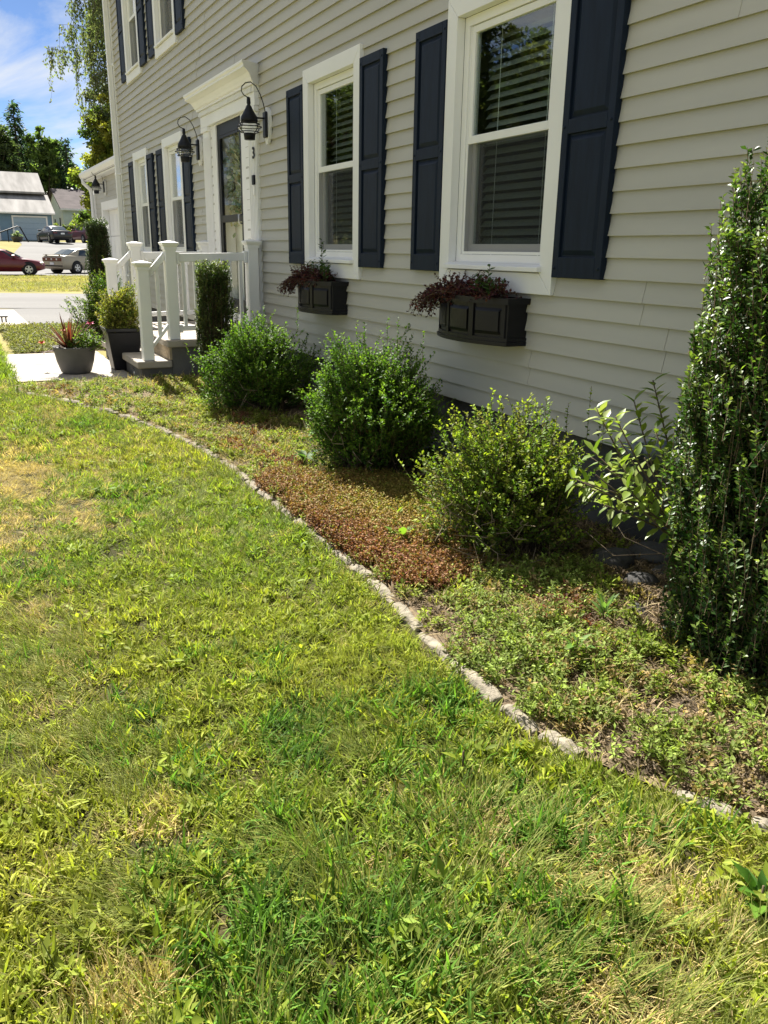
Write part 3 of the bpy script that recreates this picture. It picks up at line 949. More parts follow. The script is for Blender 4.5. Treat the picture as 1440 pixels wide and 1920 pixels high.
def railing(X, ys, zb, label):
    """ys: wall post, upper post, lower post"""
    t = thing('porch_railing', label, 'railing', (X, ys[1], .53), 0, 'white vinyl porch railings')
    hw = .054
    def post(y, z0, z1):
        p = B().box(X - hw, X + hw, y - hw, y + hw, z0, z1); po = p.build('post', M['vinyl'], t, bevel=.006)
        c = B(); lv = [(hw + .008, z1 - .055), (hw + .008, z1 - .03), (hw + .026, z1 - .004), (hw + .030, z1 + .008), (hw + .028, z1 + .012), (.01, z1 + .03)]
        vs = []
        for h, z_ in lv: vs += [(X - h, y - h, z_), (X + h, y - h, z_), (X + h, y + h, z_), (X - h, y + h, z_)]
        fs = [(4 * i + k_, 4 * i + (k_ + 1) % 4, 4 * i + 4 + (k_ + 1) % 4, 4 * i + 4 + k_) for i in range(len(lv) - 1) for k_ in range(4)] + [(20, 21, 22, 23), (3, 2, 1, 0)]
        c.add(vs, fs).build('post_cap', M['vinyl'], po)
    post(ys[0], .53, 1.475); post(ys[1], .53, 1.445); post(ys[2], .333, 1.255)
    def rail(y0, z0, y1, z1, h, w, name):
        B().add([(X + sx * w, yy, zz_ + sz * h) for sx in (-1, 1) for sz in (-1, 1) for yy, zz_ in ((y0, z0), (y1, z1))],
                [(0, 1, 3, 2), (4, 6, 7, 5), (0, 4, 5, 1), (2, 3, 7, 6), (0, 2, 6, 4), (1, 5, 7, 3)]).build(name, M['vinyl'], t, bevel=.005)
    a, c = ys[0] - hw - .001, ys[1] + hw + .001
    rail(a, 1.335, c, 1.315, .04, .026, 'top_rail'); rail(a, .655, c, .635, .026, .022, 'bottom_rail')
    for y_ in (a - .018, c + .018):
        zc = 1.335 if y_ > 2.4 else 1.315
        B().box(X - .04, X + .04, y_ - .017, y_ + .017, zc - .06, zc + .055).build('bracket', M['vinyl'], t, bevel=.006)
        B().box(X - .034, X + .034, y_ - .017, y_ + .017, zc - .72, zc - .64).build('bracket', M['vinyl'], t, bevel=.006)
    n = 6
    for i in range(n):
        y_ = a + (c - a) * (i + .5 + .1) / (n + .2)
        B().box(X - .017, X + .017, y_ - .017, y_ + .017, .655, 1.30).build('baluster', M['vinyl'], t, bevel=.003)
    a, c = ys[1] - hw - .001, ys[2] + hw + .001
    rail(a, 1.335, c, 1.16, .04, .026, 'stair_rail'); rail(a, .66, c, .47, .024, .022, 'stair_bottom_rail')
    y_ = (a + c) / 2
    B().box(X - .017, X + .017, y_ - .017, y_ + .017, .565, 1.225).build('baluster', M['vinyl'], t, bevel=.003)
    return t


railing(-8.47, (2.80, 1.96, 1.69), .53, 'white porch railing on the near side, behind the clipped column shrub')
railing(-10.43, (2.85, 2.01, 1.72), .53, 'white porch railing on the far side, against the two distant ground floor windows')

# ------------------------------------------------------------------ pots
def pot_round():
    x, y, z = -9.15, 1.08, .145
    t = thing('flower_pot', 'round grey pot with red spiky leaves and flowers on the walkway', 'flower pot', (x, y, z))
    B().lathe([(0, 0), (.13, 0), (.15, .02), (.185, .13), (.205, .24), (.212, .262), (.214, .275), (.20, .278), (.19, .25), (.0, .245)], (0, 0, 0), 28).build('pot', M['potgrey'], t, local=True)
    B().lathe([(0, .25), (.189, .251)], (0, 0, 0), 24).build('potting_soil', M['soil'], t, local=True)
    return t


pot_round()
t = thing('planter', 'tall square black tapered planter holding a yellow green shrub', 'planter', (-9.33, 1.60, .145))
B().add([(sx * w_, sy * w_, z_) for w_, z_ in ((.125, 0), (.175, .40), (.19, .405), (.19, .44), (.168, .44), (.16, .40)) for sx, sy in ((-1, -1), (1, -1), (1, 1), (-1, 1))],
        [(4 * i + k_, 4 * i + (k_ + 1) % 4, 4 * i + 4 + (k_ + 1) % 4, 4 * i + 4 + k_) for i in range(5) for k_ in range(4)] + [(3, 2, 1, 0)]).build('tub', M['boxblack'], t, bevel=.008, local=True)
B().quad((-.161, -.161, .402), (.161, -.161, .402), (.161, .161, .402), (-.161, .161, .402)).build('potting_soil', M['soil'], t, local=True)
t = thing('solar_light', 'small white solar light lying beside the black planter', 'garden light', (-8.78, 1.63, .15))
B().lathe([(0, 0), (.035, .005), (.04, .03), (.02, .045), (0, .05)], (0, 0, 0), 14).build('lens', M['lamp'], t, local=True)
B().lathe([(0, .051), (.048, .05), (.046, .062), (0, .066)], (0, 0, 0), 14).build('cap', M['potgrey'], t, local=True)

# cordyline, its spiky leaves one by one
t = thing('cordyline', 'dark red spiky cordyline rising from the round grey pot', 'plant', (-9.17, 1.03, .39))
g = random.Random(3)
redm = leaf_mat('red_blade', trans=.3); 
for i in range(46):
    a = g.uniform(0, 6.28); el = g.uniform(.6, 1.45) if i < 34 else g.uniform(0.0, .5)
    L_ = g.uniform(.26, .44); n = 5
    pts = arch((0.01 * math.cos(a), .01 * math.sin(a), 0), (math.cos(a) * math.cos(el), math.sin(a) * math.cos(el), math.sin(el)), L_, g.uniform(.1, .5), n)
    side = np.array([-math.sin(a), math.cos(a), 0]); V = []; 
    for j, p in enumerate(pts):
        w_ = .014 * (1 - (j / n) ** 2) + .0005
        V += [p - side * w_, p + side * w_]
    T = []
    for j in range(n): T += [(2 * j, 2 * j + 1, 2 * j + 3), (2 * j, 2 * j + 3, 2 * j + 2)]
    cc = g.choice([(.10, .022, .025), (.14, .035, .03), (.07, .03, .025), (.16, .10, .05)])
    arr_mesh('spike_leaf', np.array(V), np.array(T), np.tile(cc, (len(V), 1)), redm, t, smooth=True)
st = [arch((g.uniform(-.12, .15), g.uniform(-.12, .15), 0), (g.uniform(-.5, .7), g.uniform(-.3, .8), 1), g.uniform(.10, .24), .8) for i in range(80)]
sprig_plant('petunia', 'leafy green bedding plant with pink flower in the round grey pot', 'plant', (-9.13, 1.14, .39), st, [(.10, .17, .03), (.16, .22, .04), (.06, .12, .03)], .05, .022, M['twig'], shape='oval', per=9, seed=31)
def flower(label, loc, colr, r):
    t = thing('flower', label, 'flower', loc)
    m_ = mat('petal', colr, .6, .15, 30)
    for i in range(9):
        a = i * 2.4
        P_ = np.array([[0, 0, 0.]]); D_ = np.array([[math.cos(a), math.sin(a), .5 if i < 5 else 1.2]])
        V, T, C = leaves(P_, D_, np.array([[0, 0, 1.]]), r, r * .8, np.ones((1, 3)), 'oval', .1, .15)
        arr_mesh('petal', V, T, None, m_, t)
    B().tube([(0, 0, 0), (.02, .01, -.12)], .003, 5).build('stalk', M['twig'], t, local=True)
flower('pink flower above the round grey pot', (-9.16, 1.26, .63), (.62, .10, .22), .05)
flower('red flower on a stalk left of the round grey pot', (-9.5, .80, .42), (.6, .03, .02), .045)
flower('small coral flower among the red spiky leaves', (-9.1, .98, .58), (.6, .14, .10), .03)
g = random.Random(5)

# ------------------------------------------------------------------ shrubs
BOX = [(.055, .13, .016), (.08, .17, .022), (.11, .20, .028), (.04, .095, .014)]
BOXTIP = [(.16, .27, .03), (.20, .30, .035), (.13, .23, .025)]


def shrub(name, label, loc, rad, ntw, per, leafL, leafW, pal, tip, seed, cat='shrub', group=None, zc=.5, shoots=(), leggy=.0, column=False, twig_len=.16, matk='leaf', flat=.2, shell=.72, yaw=0):
    g = np.random.default_rng(seed)
    t = thing(name, label, cat, loc, yaw, group)
    rx, ry, rz = rad
    d = rdir(ntw * 2, g); d = d[d[:, 2] > -.75][:ntw]; n = len(d)
    if column:
        a = g.uniform(0, 2 * math.pi, n); h = g.uniform(0.02, 1, n) ** .9
        rr = np.where(g.random(n) < .75, g.uniform(.82, 1.05, n), np.sqrt(g.random(n)) * .9)
        rr = rr * (1 + .13 * np.sin(a * 3 + seed) + .10 * np.sin(h * 9 + a * 2) + .3 * (vnoise(a * 2, h * 7, 1.0, seed) - .5)) * (.70 + .30 * sstep(0, .4, h))
        top = g.random(n) < .12; rr = np.where(top, np.sqrt(g.random(n)), rr); h = np.where(top, g.uniform(.90, 1.04, n), h)
        tipP = np.stack([rx * rr * np.cos(a), ry * rr * np.sin(a), 2 * rz * h], 1)
        dirn = unit(np.stack([np.cos(a) * .45, np.sin(a) * .45, np.ones(n)], 1) + .25 * g.normal(size=(n, 3)))
        base = tipP - dirn * twig_len
    else:
        lob = 1 + .15 * np.sin(d[:, 0] * 5 + seed) + .13 * np.sin(d[:, 1] * 6 + 2 * seed) + .07 * np.sin(d[:, 2] * 9)
        th_, ph_ = np.arctan2(d[:, 1], d[:, 0]), d[:, 2]
        nz_ = vnoise(th_ * 1.6, ph_ * 2.6, 1.0, seed)
        lob = lob * (1 + .26 * (nz_ - .5))
        gap_ = vnoise(th_ * 3.2, ph_ * 5.0, 1.0, seed + 9)
        k_ = np.where(g.random(n) < .8, g.uniform(shell, 1.03, n), g.uniform(.35, shell, n)) * lob
        tipP = d * np.array([rx, ry, rz]) * k_[:, None]
        tipP[:, 2] += rz * 2 * zc
        dirn = unit(unit(d * np.array([1, 1, .6])) + np.array([0, 0, .8]) + .35 * g.normal(size=(n, 3)))
        base = tipP - dirn * twig_len
    if not column:
        ex = g.random(n) < .10
        stretch_ = np.where(ex, g.uniform(.03, .13, n), 0)[:, None] * (rz / .4)
        tipP = tipP + dirn * stretch_; 
    gp_ = np.zeros(len(tipP), bool) if column else (gap_ < .24) & (g.random(len(tipP)) < .75)
    keep = ~gp_ & (tipP[:, 2] > .03) & ((tipP[:, 2] > rz * .30) | (g.random(n) < .55))
    tipP, dirn, base = tipP[keep], dirn[keep], base[keep]; n = len(tipP)
    for (sx, sy, sz, L_) in shoots:
        tipP = np.concatenate([tipP, [[sx, sy, sz]]]); dirn = np.concatenate([dirn, unit(np.array([[.03 * g.normal(), .03 * g.normal(), 1]]))]); base = np.concatenate([base, [[sx, sy, sz - L_]]])
    n = len(tipP)
    u = (np.arange(per)[None] + .8 * g.random((n, per))) / per
    P = base[:, None] + (tipP - base)[:, None] * u[..., None]
    r = rdir(n * per, g).reshape(n, per, 3); dd = np.repeat(dirn[:, None], per, 1)
    r = unit(r - dd * (r * dd).sum(-1, keepdims=True))
    D = dd * .75 + r
    twc = pick(pal, n, g, .12)[:, None] * np.ones((n, per, 1)); tc_ = pick(tip, n, g, .12)[:, None] * np.ones((n, per, 1))
    mixv = np.clip((u - .62) * 2.4, 0, 1)[..., None] * (g.random((n, 1, 1)) < .75)
    C = twc * (1 - mixv) + tc_ * mixv
    C = C * (1 + .18 * g.normal(size=(n, per, 1))).clip(.5, 1.6)
    NN = n * per
    V, T, Cc = leaves(P.reshape(-1, 3), D.reshape(-1, 3), rdir(NN, g) * .6 + np.array([0, 0, 1]), leafL * g.uniform(.65, 1.2, NN), leafW * g.uniform(.7, 1.2, NN), C.reshape(-1, 3), 'small', flat)
    arr_mesh('foliage', V, T, Cc, M[matk], t)
    # branches: from the crown's foot to each twig
    A, Bq, r0, r1 = [], [], [], []
    sel = g.permutation(n)[:max(60, n // 3)]
    foot = np.stack([rx * .22 * g.normal(size=len(sel)), ry * .22 * g.normal(size=len(sel)), np.zeros(len(sel))], 1)
    if column: foot = np.stack([tipP[sel, 0] * .55, tipP[sel, 1] * .55, np.zeros(len(sel))], 1)
    mid = foot * .45 + base[sel] * .55 + .05 * g.normal(size=(len(sel), 3)) * rx; mid[:, 2] = np.maximum(mid[:, 2], .03)
    if column: mid = base[sel] * np.array([.92, .92, .6])
    V1, T1 = sticks(foot, mid, .0045, .003); V2, T2 = sticks(mid, base[sel], .003, .002); V3, T3 = sticks(base, tipP, .0016, .001)
    VV = np.concatenate([V1, V2, V3]); TT = np.concatenate([T1, T2 + len(V1), T3 + len(V1) + len(V2)])
    arr_mesh('branches', VV, TT, None, M['twig'], t)
    return t


shrub('boxwood', 'rounded boxwood nearest the porch steps', (-6.80, 2.27, .09), (.48, .46, .385), 2500, 19, .023, .0155, BOX, BOXTIP, 1, group='boxwoods along the house wall', zc=.42,
      shoots=[(-.1, .1, .86, .2), (.3, .25, .88, .25), (-.25, 0, .84, .2)])
shrub('boxwood', 'dark rounded boxwood standing between the two window boxes', (-4.72, 2.33, .02), (.45, .45, .43), 2600, 19, .022, .015, BOX, BOXTIP, 2, group='boxwoods along the house wall', zc=.46,
      shoots=[(-.22, 0, .95, .25), (.02, .1, .99, .25), (.16, .1, 1.0, .25), (.30, .2, .93, .2), (-.1, 0, .95, .2)])
shrub('boxwood', 'yellow green leggy boxwood right of the bronze ground cover', (-3.13, 2.30, .0), (.385, .42, .36), 1800, 17, .021, .014, [(.10, .18, .02), (.14, .22, .028), (.075, .14, .018), (.17, .16, .05)], [(.33, .41, .035), (.37, .42, .05), (.28, .36, .03)], 3, group='boxwoods along the house wall', zc=.47, twig_len=.13,
      shoots=[(-.12, -.05, .79, .22), (.15, .32, .82, .3), (.28, .30, .74, .2), (.02, .3, .72, .2), (.20, .35, .70, .2)], shell=.55)
def bare_twigs(parent, seed, n, rad, z0, z1, name='dead_twigs'):
    g = np.random.default_rng(seed); A, Bq = [], []
    for i in range(n):
        a = g.uniform(2.2, 6.0); p = np.array([.05 * g.normal(), .05 * g.normal(), g.uniform(.02, .15)])
        q = np.array([rad[0] * math.cos(a), rad[1] * math.sin(a), g.uniform(z0, z1)]) * np.array([g.uniform(.7, 1.02)] * 2 + [1]); m_ = p * .4 + q * .6 + .03 * g.normal(size=3) + np.array([0, 0, -.03])
        e = q + unit(q - p) * .06 + .05 * g.normal(size=3)
        A += [p, m_, q, q]; Bq += [m_, q, e, q + .07 * rdir(1, g)[0]]
    A = np.array(A); Bq = np.array(Bq); A[:, 2] = np.maximum(A[:, 2], .02); Bq[:, 2] = np.maximum(Bq[:, 2], .02)
    V, T = sticks(A, Bq, .0022, .0014); arr_mesh(name, V, T, None, M['paletwig'], parent)


M['paletwig'] = mat('pale_twig', (.30, .24, .16), .9, .3, 30, 0, 100, .1)
for o_ in [o_ for o_ in bpy.data.objects if o_.name.startswith('boxwood') and o_.parent is None]:
    near_ = o_.location.x > -4
    bare_twigs(o_, int(-o_.location.x * 10), 70 if near_ else 34, (.40, .42), .06, .34 if near_ else .26)
# clipped column by the railing
HOL = [(.04, .085, .02), (.06, .11, .025), (.03, .06, .015), (.09, .09, .03)]
HOLT = [(.20, .26, .07), (.25, .28, .10), (.15, .20, .05)]
shrub('column_shrub', 'clipped narrow column shrub in front of the near porch railing', (-8.12, 2.28, .10), (.175, .175, .58), 1500, 18, .021, .014, HOL, HOLT, 4, group='clipped column shrubs', column=True, twig_len=.13, matk='leafgloss')
shrub('column_shrub', 'tall dark column shrub beyond the porch by the garage', (-16.5, 2.53, .0), (.22, .20, .92), 2200, 15, .032, .020, [(.018, .04, .014), (.025, .05, .016), (.035, .06, .02)], [(.06, .10, .03), (.09, .13, .04)], 5, group='clipped column shrubs', column=True, twig_len=.22, matk='leafgloss')
# tall holly at the right: a bundle of columns of different heights
tb = (-1.70, 2.42, 0)
def tall_bush():
    g = np.random.default_rng(21)
    t = thing('holly_bush', 'tall ragged holly bush rising at the right edge of the bed', 'bush', tb)
    cols = [(-.36, .0, 1.18, .09), (-.34, -.10, 1.02, .09), (-.31, .08, 1.40, .10), (-.27, -.06, 1.52, .10), (-.22, .09, 1.66, .10), (-.17, -.08, 1.74, .11), (-.10, .06, 1.86, .11), (0, -.08, 1.93, .12), (.06, .10, 1.98, .12), (.12, -.06, 2.02, .13), (.22, .06, 2.05, .13), (.30, -.06, 2.05, .14), (-.10, -.18, 1.50, .10), (.08, -.20, 1.68, .12), (-.24, -.15, 1.2, .09), (.24, -.2, 1.85, .12)]
    P, D, C, A, Bq = [], [], [], [], []
    pal = np.array([(.035, .085, .018), (.05, .11, .022), (.07, .13, .028), (.03, .06, .014)]); tip = np.array([(.24, .32, .06), (.30, .36, .10), (.18, .27, .04)])  # young tips paler, brightened further to put a sunlit edge into their colour
    for cx, cy, h, r in cols:
        nt_ = int(215 * h)
        hh = g.random(nt_) ** .85 * h; hh = .05 + hh * (h - .05) / h
        a = g.uniform(0, 6.283, nt_); rr = r * .92 * (1.05 - .40 * (hh / h) ** 4) * (.74 + .26 * sstep(0, .5, hh)) * (1 + .15 * np.sin(hh * 14 + 5 * cx)) * np.where(g.random(nt_) < .8, g.uniform(.8, 1.2, nt_), g.uniform(.2, .8, nt_))
        tipP = np.stack([cx + rr * np.cos(a) - .10 * (hh - .5), cy + rr * np.sin(a), hh], 1)
        dn_ = unit(np.stack([np.cos(a) * .25, np.sin(a) * .25, np.ones(nt_)], 1) + .20 * g.normal(size=(nt_, 3)))
        per = 15; L_ = g.uniform(.09, .17, nt_)[:, None]
        base = tipP - dn_ * L_
        base[:, 2] = np.maximum(base[:, 2], .02)
        u = (np.arange(per)[None] + .7 * g.random((nt_, per))) / per
        p = base[:, None] + (tipP - base)[:, None] * u[..., None]
        q = rdir(nt_ * per, g).reshape(nt_, per, 3); dd = np.repeat(dn_[:, None], per, 1); q = unit(q - dd * (q * dd).sum(-1, keepdims=True))
        P.append(p.reshape(-1, 3)); D.append((dd * .6 + q).reshape(-1, 3))
        c0 = pick(pal, nt_, g)[:, None] * np.ones((nt_, per, 1)); c1 = pick(tip, nt_, g)[:, None] * np.ones((nt_, per, 1))
        mv = (np.clip((u - .6) * 2.2, 0, 1) * (g.random((nt_, 1)) < .75))[..., None]
        c = (c0 * (1 - mv) + c1 * mv) * (1 + .2 * g.normal(size=(nt_, per, 1))).clip(.5, 1.7)
        C.append(c.reshape(-1, 3)); A.append(base); Bq.append(tipP)
        # upright grey stems
        for q_ in range(4):
            b0 = np.array([cx * .55 + .04 * g.normal(), cy * .55 + .04 * g.normal(), 0]); hq = h * g.uniform(.6, .92); b1 = np.array([cx + r * .6 * g.normal() - .10 * (hq - .5), cy + r * .6 * g.normal(), hq])
            m_ = b0 * .4 + b1 * .6 + .03 * g.normal(size=3)
            A.append(np.array([b0, m_])); Bq.append(np.array([m_, b1]))
    for q_ in range(18):   # bare thin stems on the outside, some standing above the leaves
        a = g.uniform(2.0, 5.6); z0 = g.uniform(.1, 1.0); L_ = g.uniform(.3, .8)
        p0 = np.array([.1 + .38 * math.cos(a), .3 * math.sin(a), z0]); p1 = p0 + np.array([.05 * g.normal(), .05 * g.normal(), L_])
        A.append(p0[None]); Bq.append(p1[None])
    for q_ in range(5):
        p0 = np.array([-.25 + .02 * g.normal(), .12 + .04 * g.normal(), 1.2]); A.append(p0[None]); Bq.append((p0 + np.array([.02 * g.normal(), .02, g.uniform(.3, .42)]))[None])
    P = np.concatenate(P); D = np.concatenate(D); C = np.concatenate(C); n = len(P)
    V, T, Cc = leaves(P, D, rdir(n, g) * .6 + np.array([0, 0, 1]), .023 * g.uniform(.65, 1.25, n), .0145 * g.uniform(.7, 1.2, n), C, 'small', .2)
    arr_mesh('foliage', V, T, Cc, M['leafgloss'], t)
    V, T = sticks(np.concatenate(A), np.concatenate(Bq), .0018, .0010)
    arr_mesh('branches', V, T, None, M['twig'], t)
tall_bush()

# yellow green shrubs by the porch
YG = [(.12, .17, .025), (.18, .21, .03), (.08, .13, .02), (.24, .22, .05)]
YGT = [(.26, .24, .05), (.30, .26, .06), (.20, .22, .04)]
shrub('spirea', 'yellow green shrub growing in the black square planter', (-9.33, 1.60, .52), (.27, .26, .27), 800, 15, .028, .017, YG, YGT, 6, zc=.42, twig_len=.14, shell=.5)
shrub('spirea', 'bushy green shrub on the ground beyond the far porch railing', (-12.1, 1.90, .12), (.40, .42, .50), 1300, 15, .034, .021, [(.07, .13, .02), (.10, .17, .025), (.05, .10, .02)], [(.18, .22, .04), (.22, .24, .05)], 7, zc=.45, twig_len=.2, shell=.5)


def leggy():
    """open shrub with large leaves, each leaf a part"""
    g = random.Random(9)
    t = thing('azalea', 'open leggy shrub with large oval leaves leaning out beside the holly bush', 'shrub', (-2.24, 2.55, 0))
    o3 = np.array((-2.20, 2.55, 0))
    tips = [((-2.57, 2.33, .80), .12), ((-2.52, 2.20, .50), -.15), ((-2.30, 2.16, .48), -.1), ((-2.42, 2.30, .79), .05), ((-2.46, 2.14, .545), -.16), ((-2.42, 2.20, .66), -.06), ((-2.27, 2.20, .645), 0), ((-2.19, 2.18, .57), -.02), ((-2.66, 2.62, .80), .15), ((-2.56, 2.62, .90), .1), ((-2.46, 2.56, .72), .1),
            ((-2.22, 2.28, .67), .0), ((-2.36, 2.10, .56), -.12), ((-2.50, 2.25, .62), -.1), ((-2.33, 2.24, .73), 0), ((-2.30, 2.12, .60), -.05), ((-2.12, 2.2, .50), 0)]
    br = []
    for (tx_, ty_, tz_), bow in tips:
        e = np.array((tx_, ty_, tz_)) - o3; f0 = np.array((g.uniform(-.03, .03), g.uniform(-.03, .03), 0))
        m1 = f0 * .55 + e * .30 + np.array((.04, .05, .16 - bow * .3)); m2 = f0 * .2 + e * .72 + np.array((.02, .02, .04 - bow * .4))
        br.append([tuple(f0), tuple(m1), tuple(m2), tuple(e)])
    bb = B()
    for p in br: bb.tube(p, [.007, .005, .004, .0025][:len(p)], 6)
    bb.tube([(0, 0, .2), (-.25, -.1, .25), (-.45, -.05, .34)], .002, 5); bb.tube([(0, 0, .25), (-.2, -.2, .2), (-.36, -.22, .26)], .002, 5)
    bb.build('branches', M['bark'], t, local=True)
    pal = [(.12, .19, .025), (.17, .24, .035), (.23, .30, .05), (.27, .32, .09)]
    mes = []
    for i in range(8):
        c = pal[i % 4]
        V, T, C = leaves(np.zeros((1, 3)), np.array([[1., 0, 0]]), np.array([[0, 0, 1.]]), .072, .031, np.array([c]), 'oval', .12, .12)
        o = arr_mesh('leaf', V, T, C, M['leafgloss'], t, smooth=True); mes.append(o.data)
        o.location = br[i][-1]; o.rotation_euler = (0, -.6, g.uniform(0, 6.28))
    cnt = 0
    for p in br:
        p = [Vector(q) for q in p]
        for i in range(len(p) - 1):
            if i == 0: continue
            seg = p[i + 1] - p[i]
            nn = max(4, int(seg.length / (.026 if i == 1 else .0125)))
            for j in range(nn):
                if cnt > 288: break
                pos = p[i] + seg * ((j + g.random()) / nn)
                a = j * 2.4 + g.uniform(-.4, .4)
                side = seg.orthogonal().normalized(); side.rotate(Matrix.Rotation(a, 3, seg.normalized()))
                d = (side + seg.normalized() * g.uniform(.3, .9)).normalized()
                q = d.to_track_quat('X', 'Z')
                o = bpy.data.objects.new('leaf', g.choice(mes)); COL.objects.link(o); o.parent = t
                o.location = pos; o.rotation_euler = q.to_euler(); o.scale = [g.uniform(.65, 1.15)] * 3; cnt += 1
leggy()

# utility vent by the wall
t = thing('vent_pipe', 'grey plastic pipe vents low on the wall behind the azalea', 'pipe', (-2.76, YW, .53))
B().tube([(0, .06, 0), (0, -.10, 0), (-.02, -.13, -.01)], .036, 14).build('pipe', M['pvc'], t, local=True)
B().tube([(-.10, .06, -.02), (-.10, -.07, -.02)], .046, 14).tube([(-.10, -.05, -.02), (-.15, -.14, -.02)], .044, 14).build('pipe', M['pvc'], t, local=True)
B().lathe([(.0, -.012), (.07, -.012), (.075, 0), (.075, .03)], (0, 0, 0), 16, 'y').build('collar', M['pvc'], t, local=True)

# rocks at the foot of the wall
def rock(x, y, r, lab, seed):
    g = np.random.default_rng(seed)
    import bmesh
    bm = bmesh.new(); bmesh.ops.create_icosphere(bm, subdivisions=3, radius=1)
    ax = g.normal(size=(5, 3))
    for v in bm.verts:
        d = np.array(v.co); k_ = 1 + .13 * sum(math.sin(d @ a * 1.8 + i) for i, a in enumerate(ax)) / 2 + .06 * sum(math.sin(d @ a * 4.3 + 2 * i) for i, a in enumerate(ax)) / 2
        v.co = Vector(d * k_ * np.array([r, r * .85, r * .55]))
        v.co.z += r * .12
    me = bpy.data.meshes.new('rock'); bm.to_mesh(me); bm.free()
    me.polygons.foreach_set('use_smooth', [True] * len(me.polygons))
    o = link('rock', me, M['rock']); o.location = (x, y, 0.01); o.rotation_euler = (0, 0, seed)
    tag(o, lab, 'rock', 'rocks at the foot of the wall')
rock(-2.48, 2.56, .085, 'grey rock lying in front of the shaded rock heap', 1)
rock(-2.52, 2.74, .08, 'rounded rock touching the holly bush stems', 2)
rock(-2.72, 2.62, .12, 'flat dark rock left in the shaded heap under the azalea', 3)
rock(-2.70, 2.84, .13, 'large dark rock against the house foundation', 4)
rock(-2.40, 2.88, .10, 'small rock between wall and holly bush', 5)
rock(-2.26, 2.34, .055, 'small rock half hidden by weeds beside the holly bush', 6)

# edging stones
edg = thing('garden_edging', 'low pale stone edging curving between lawn and planting bed', 'edging', (-4, 1.5, 0))
pts = [np.array(p) for p in EDGE[1:-1]]
seg = [np.linalg.norm(pts[i + 1] - pts[i]) for i in range(len(pts) - 1)]; cum = np.concatenate([[0], np.cumsum(seg)])
xs_ = np.array([p[0] for p in pts]); ys_ = np.array([p[1] for p in pts])
g = random.Random(4); s = 0
while s < cum[-1] - .1:
    L_ = g.uniform(.16, .34)
    a = np.array([np.interp(s, cum, xs_), np.interp(s, cum, ys_)]); c = np.array([np.interp(s + L_, cum, xs_), np.interp(s + L_, cum, ys_)])
    d = (c - a) / np.linalg.norm(c - a); nrm = np.array([-d[1], d[0]])
    w_ = g.uniform(.023, .029) + (.006 if a[0] < -5 else 0); zt = .041 + g.uniform(-.008, .006)
    if -1.62 < (a[0] + c[0]) / 2 < -1.38: zt = -.01
    vs = []; nseg = 5
    for i in range(nseg + 1):
        u = i / nseg; pp = a + (c - a) * (u * (1 - .02 / L_)) + nrm * g.uniform(-.006, .006)
        gz = float(G(pp[0], pp[1])); h = zt + g.uniform(-.005, .005) - (.008 if i in (0, nseg) else 0)
        for off, zz_ in ((-w_, -.06), (-w_, h - .012), (-w_ * .6, h), (w_ * .55, h + g.uniform(-.003, .003)), (w_, h - .014), (w_, -.06)):
            pq = pp + nrm * (off + g.uniform(-.004, .004)); vs.append((pq[0], pq[1], gz + zz_))
    fs = []
    for i in range(nseg):
        for k_ in range(5): fs.append((i * 6 + k_, i * 6 + k_ + 1, (i + 1) * 6 + k_ + 1, (i + 1) * 6 + k_))
    fs += [tuple(range(6)), tuple(range(nseg * 6, nseg * 6 + 6))]
    B().add(vs, fs).build('edging_stone', M['edging'], edg, bevel=.004)
    s += L_ + .006

# wreath on the front door
def wreath():
    g = np.random.default_rng(8)
    t = thing('wreath', 'pale green and cream leaf wreath hanging behind the storm door glass', 'wreath', (-9.70, 3.05, 2.14))
    n = 420; a = g.uniform(0, 6.283, n); r = .21 + .05 * g.normal(size=n)
    P = np.stack([r * np.cos(a) * .85, .02 * g.normal(size=n), r * np.sin(a) * 1.5], 1)
    D = unit(np.stack([np.cos(a + .9), -.5 + .4 * g.normal(size=n), np.sin(a + .9)], 1) + .4 * g.normal(size=(n, 3)))
    C = pick([(.20, .30, .26), (.30, .38, .34), (.45, .42, .33), (.6, .58, .50), (.28, .24, .17)], n, g)
    V, T, Cc = leaves(P, D, rdir(n, g), .09 * g.uniform(.6, 1.2, n), .045 * g.uniform(.7, 1.2, n), C, 'oval', .15, .1)
    V[:, 1] = np.clip(V[:, 1], -.07, .045)
    arr_mesh('leaf_ring', V, T, Cc, M['leaf'], t)
    B().tube([(.18 * math.cos(a_), .02, .31 * math.sin(a_)) for a_ in np.linspace(0, 6.283, 24)], .014, 6, False).build('hoop', M['bark'], t, local=True)
wreath()

# ------------------------------------------------------------------ cars
def lerp(a, b, t): return a + (b - a) * t


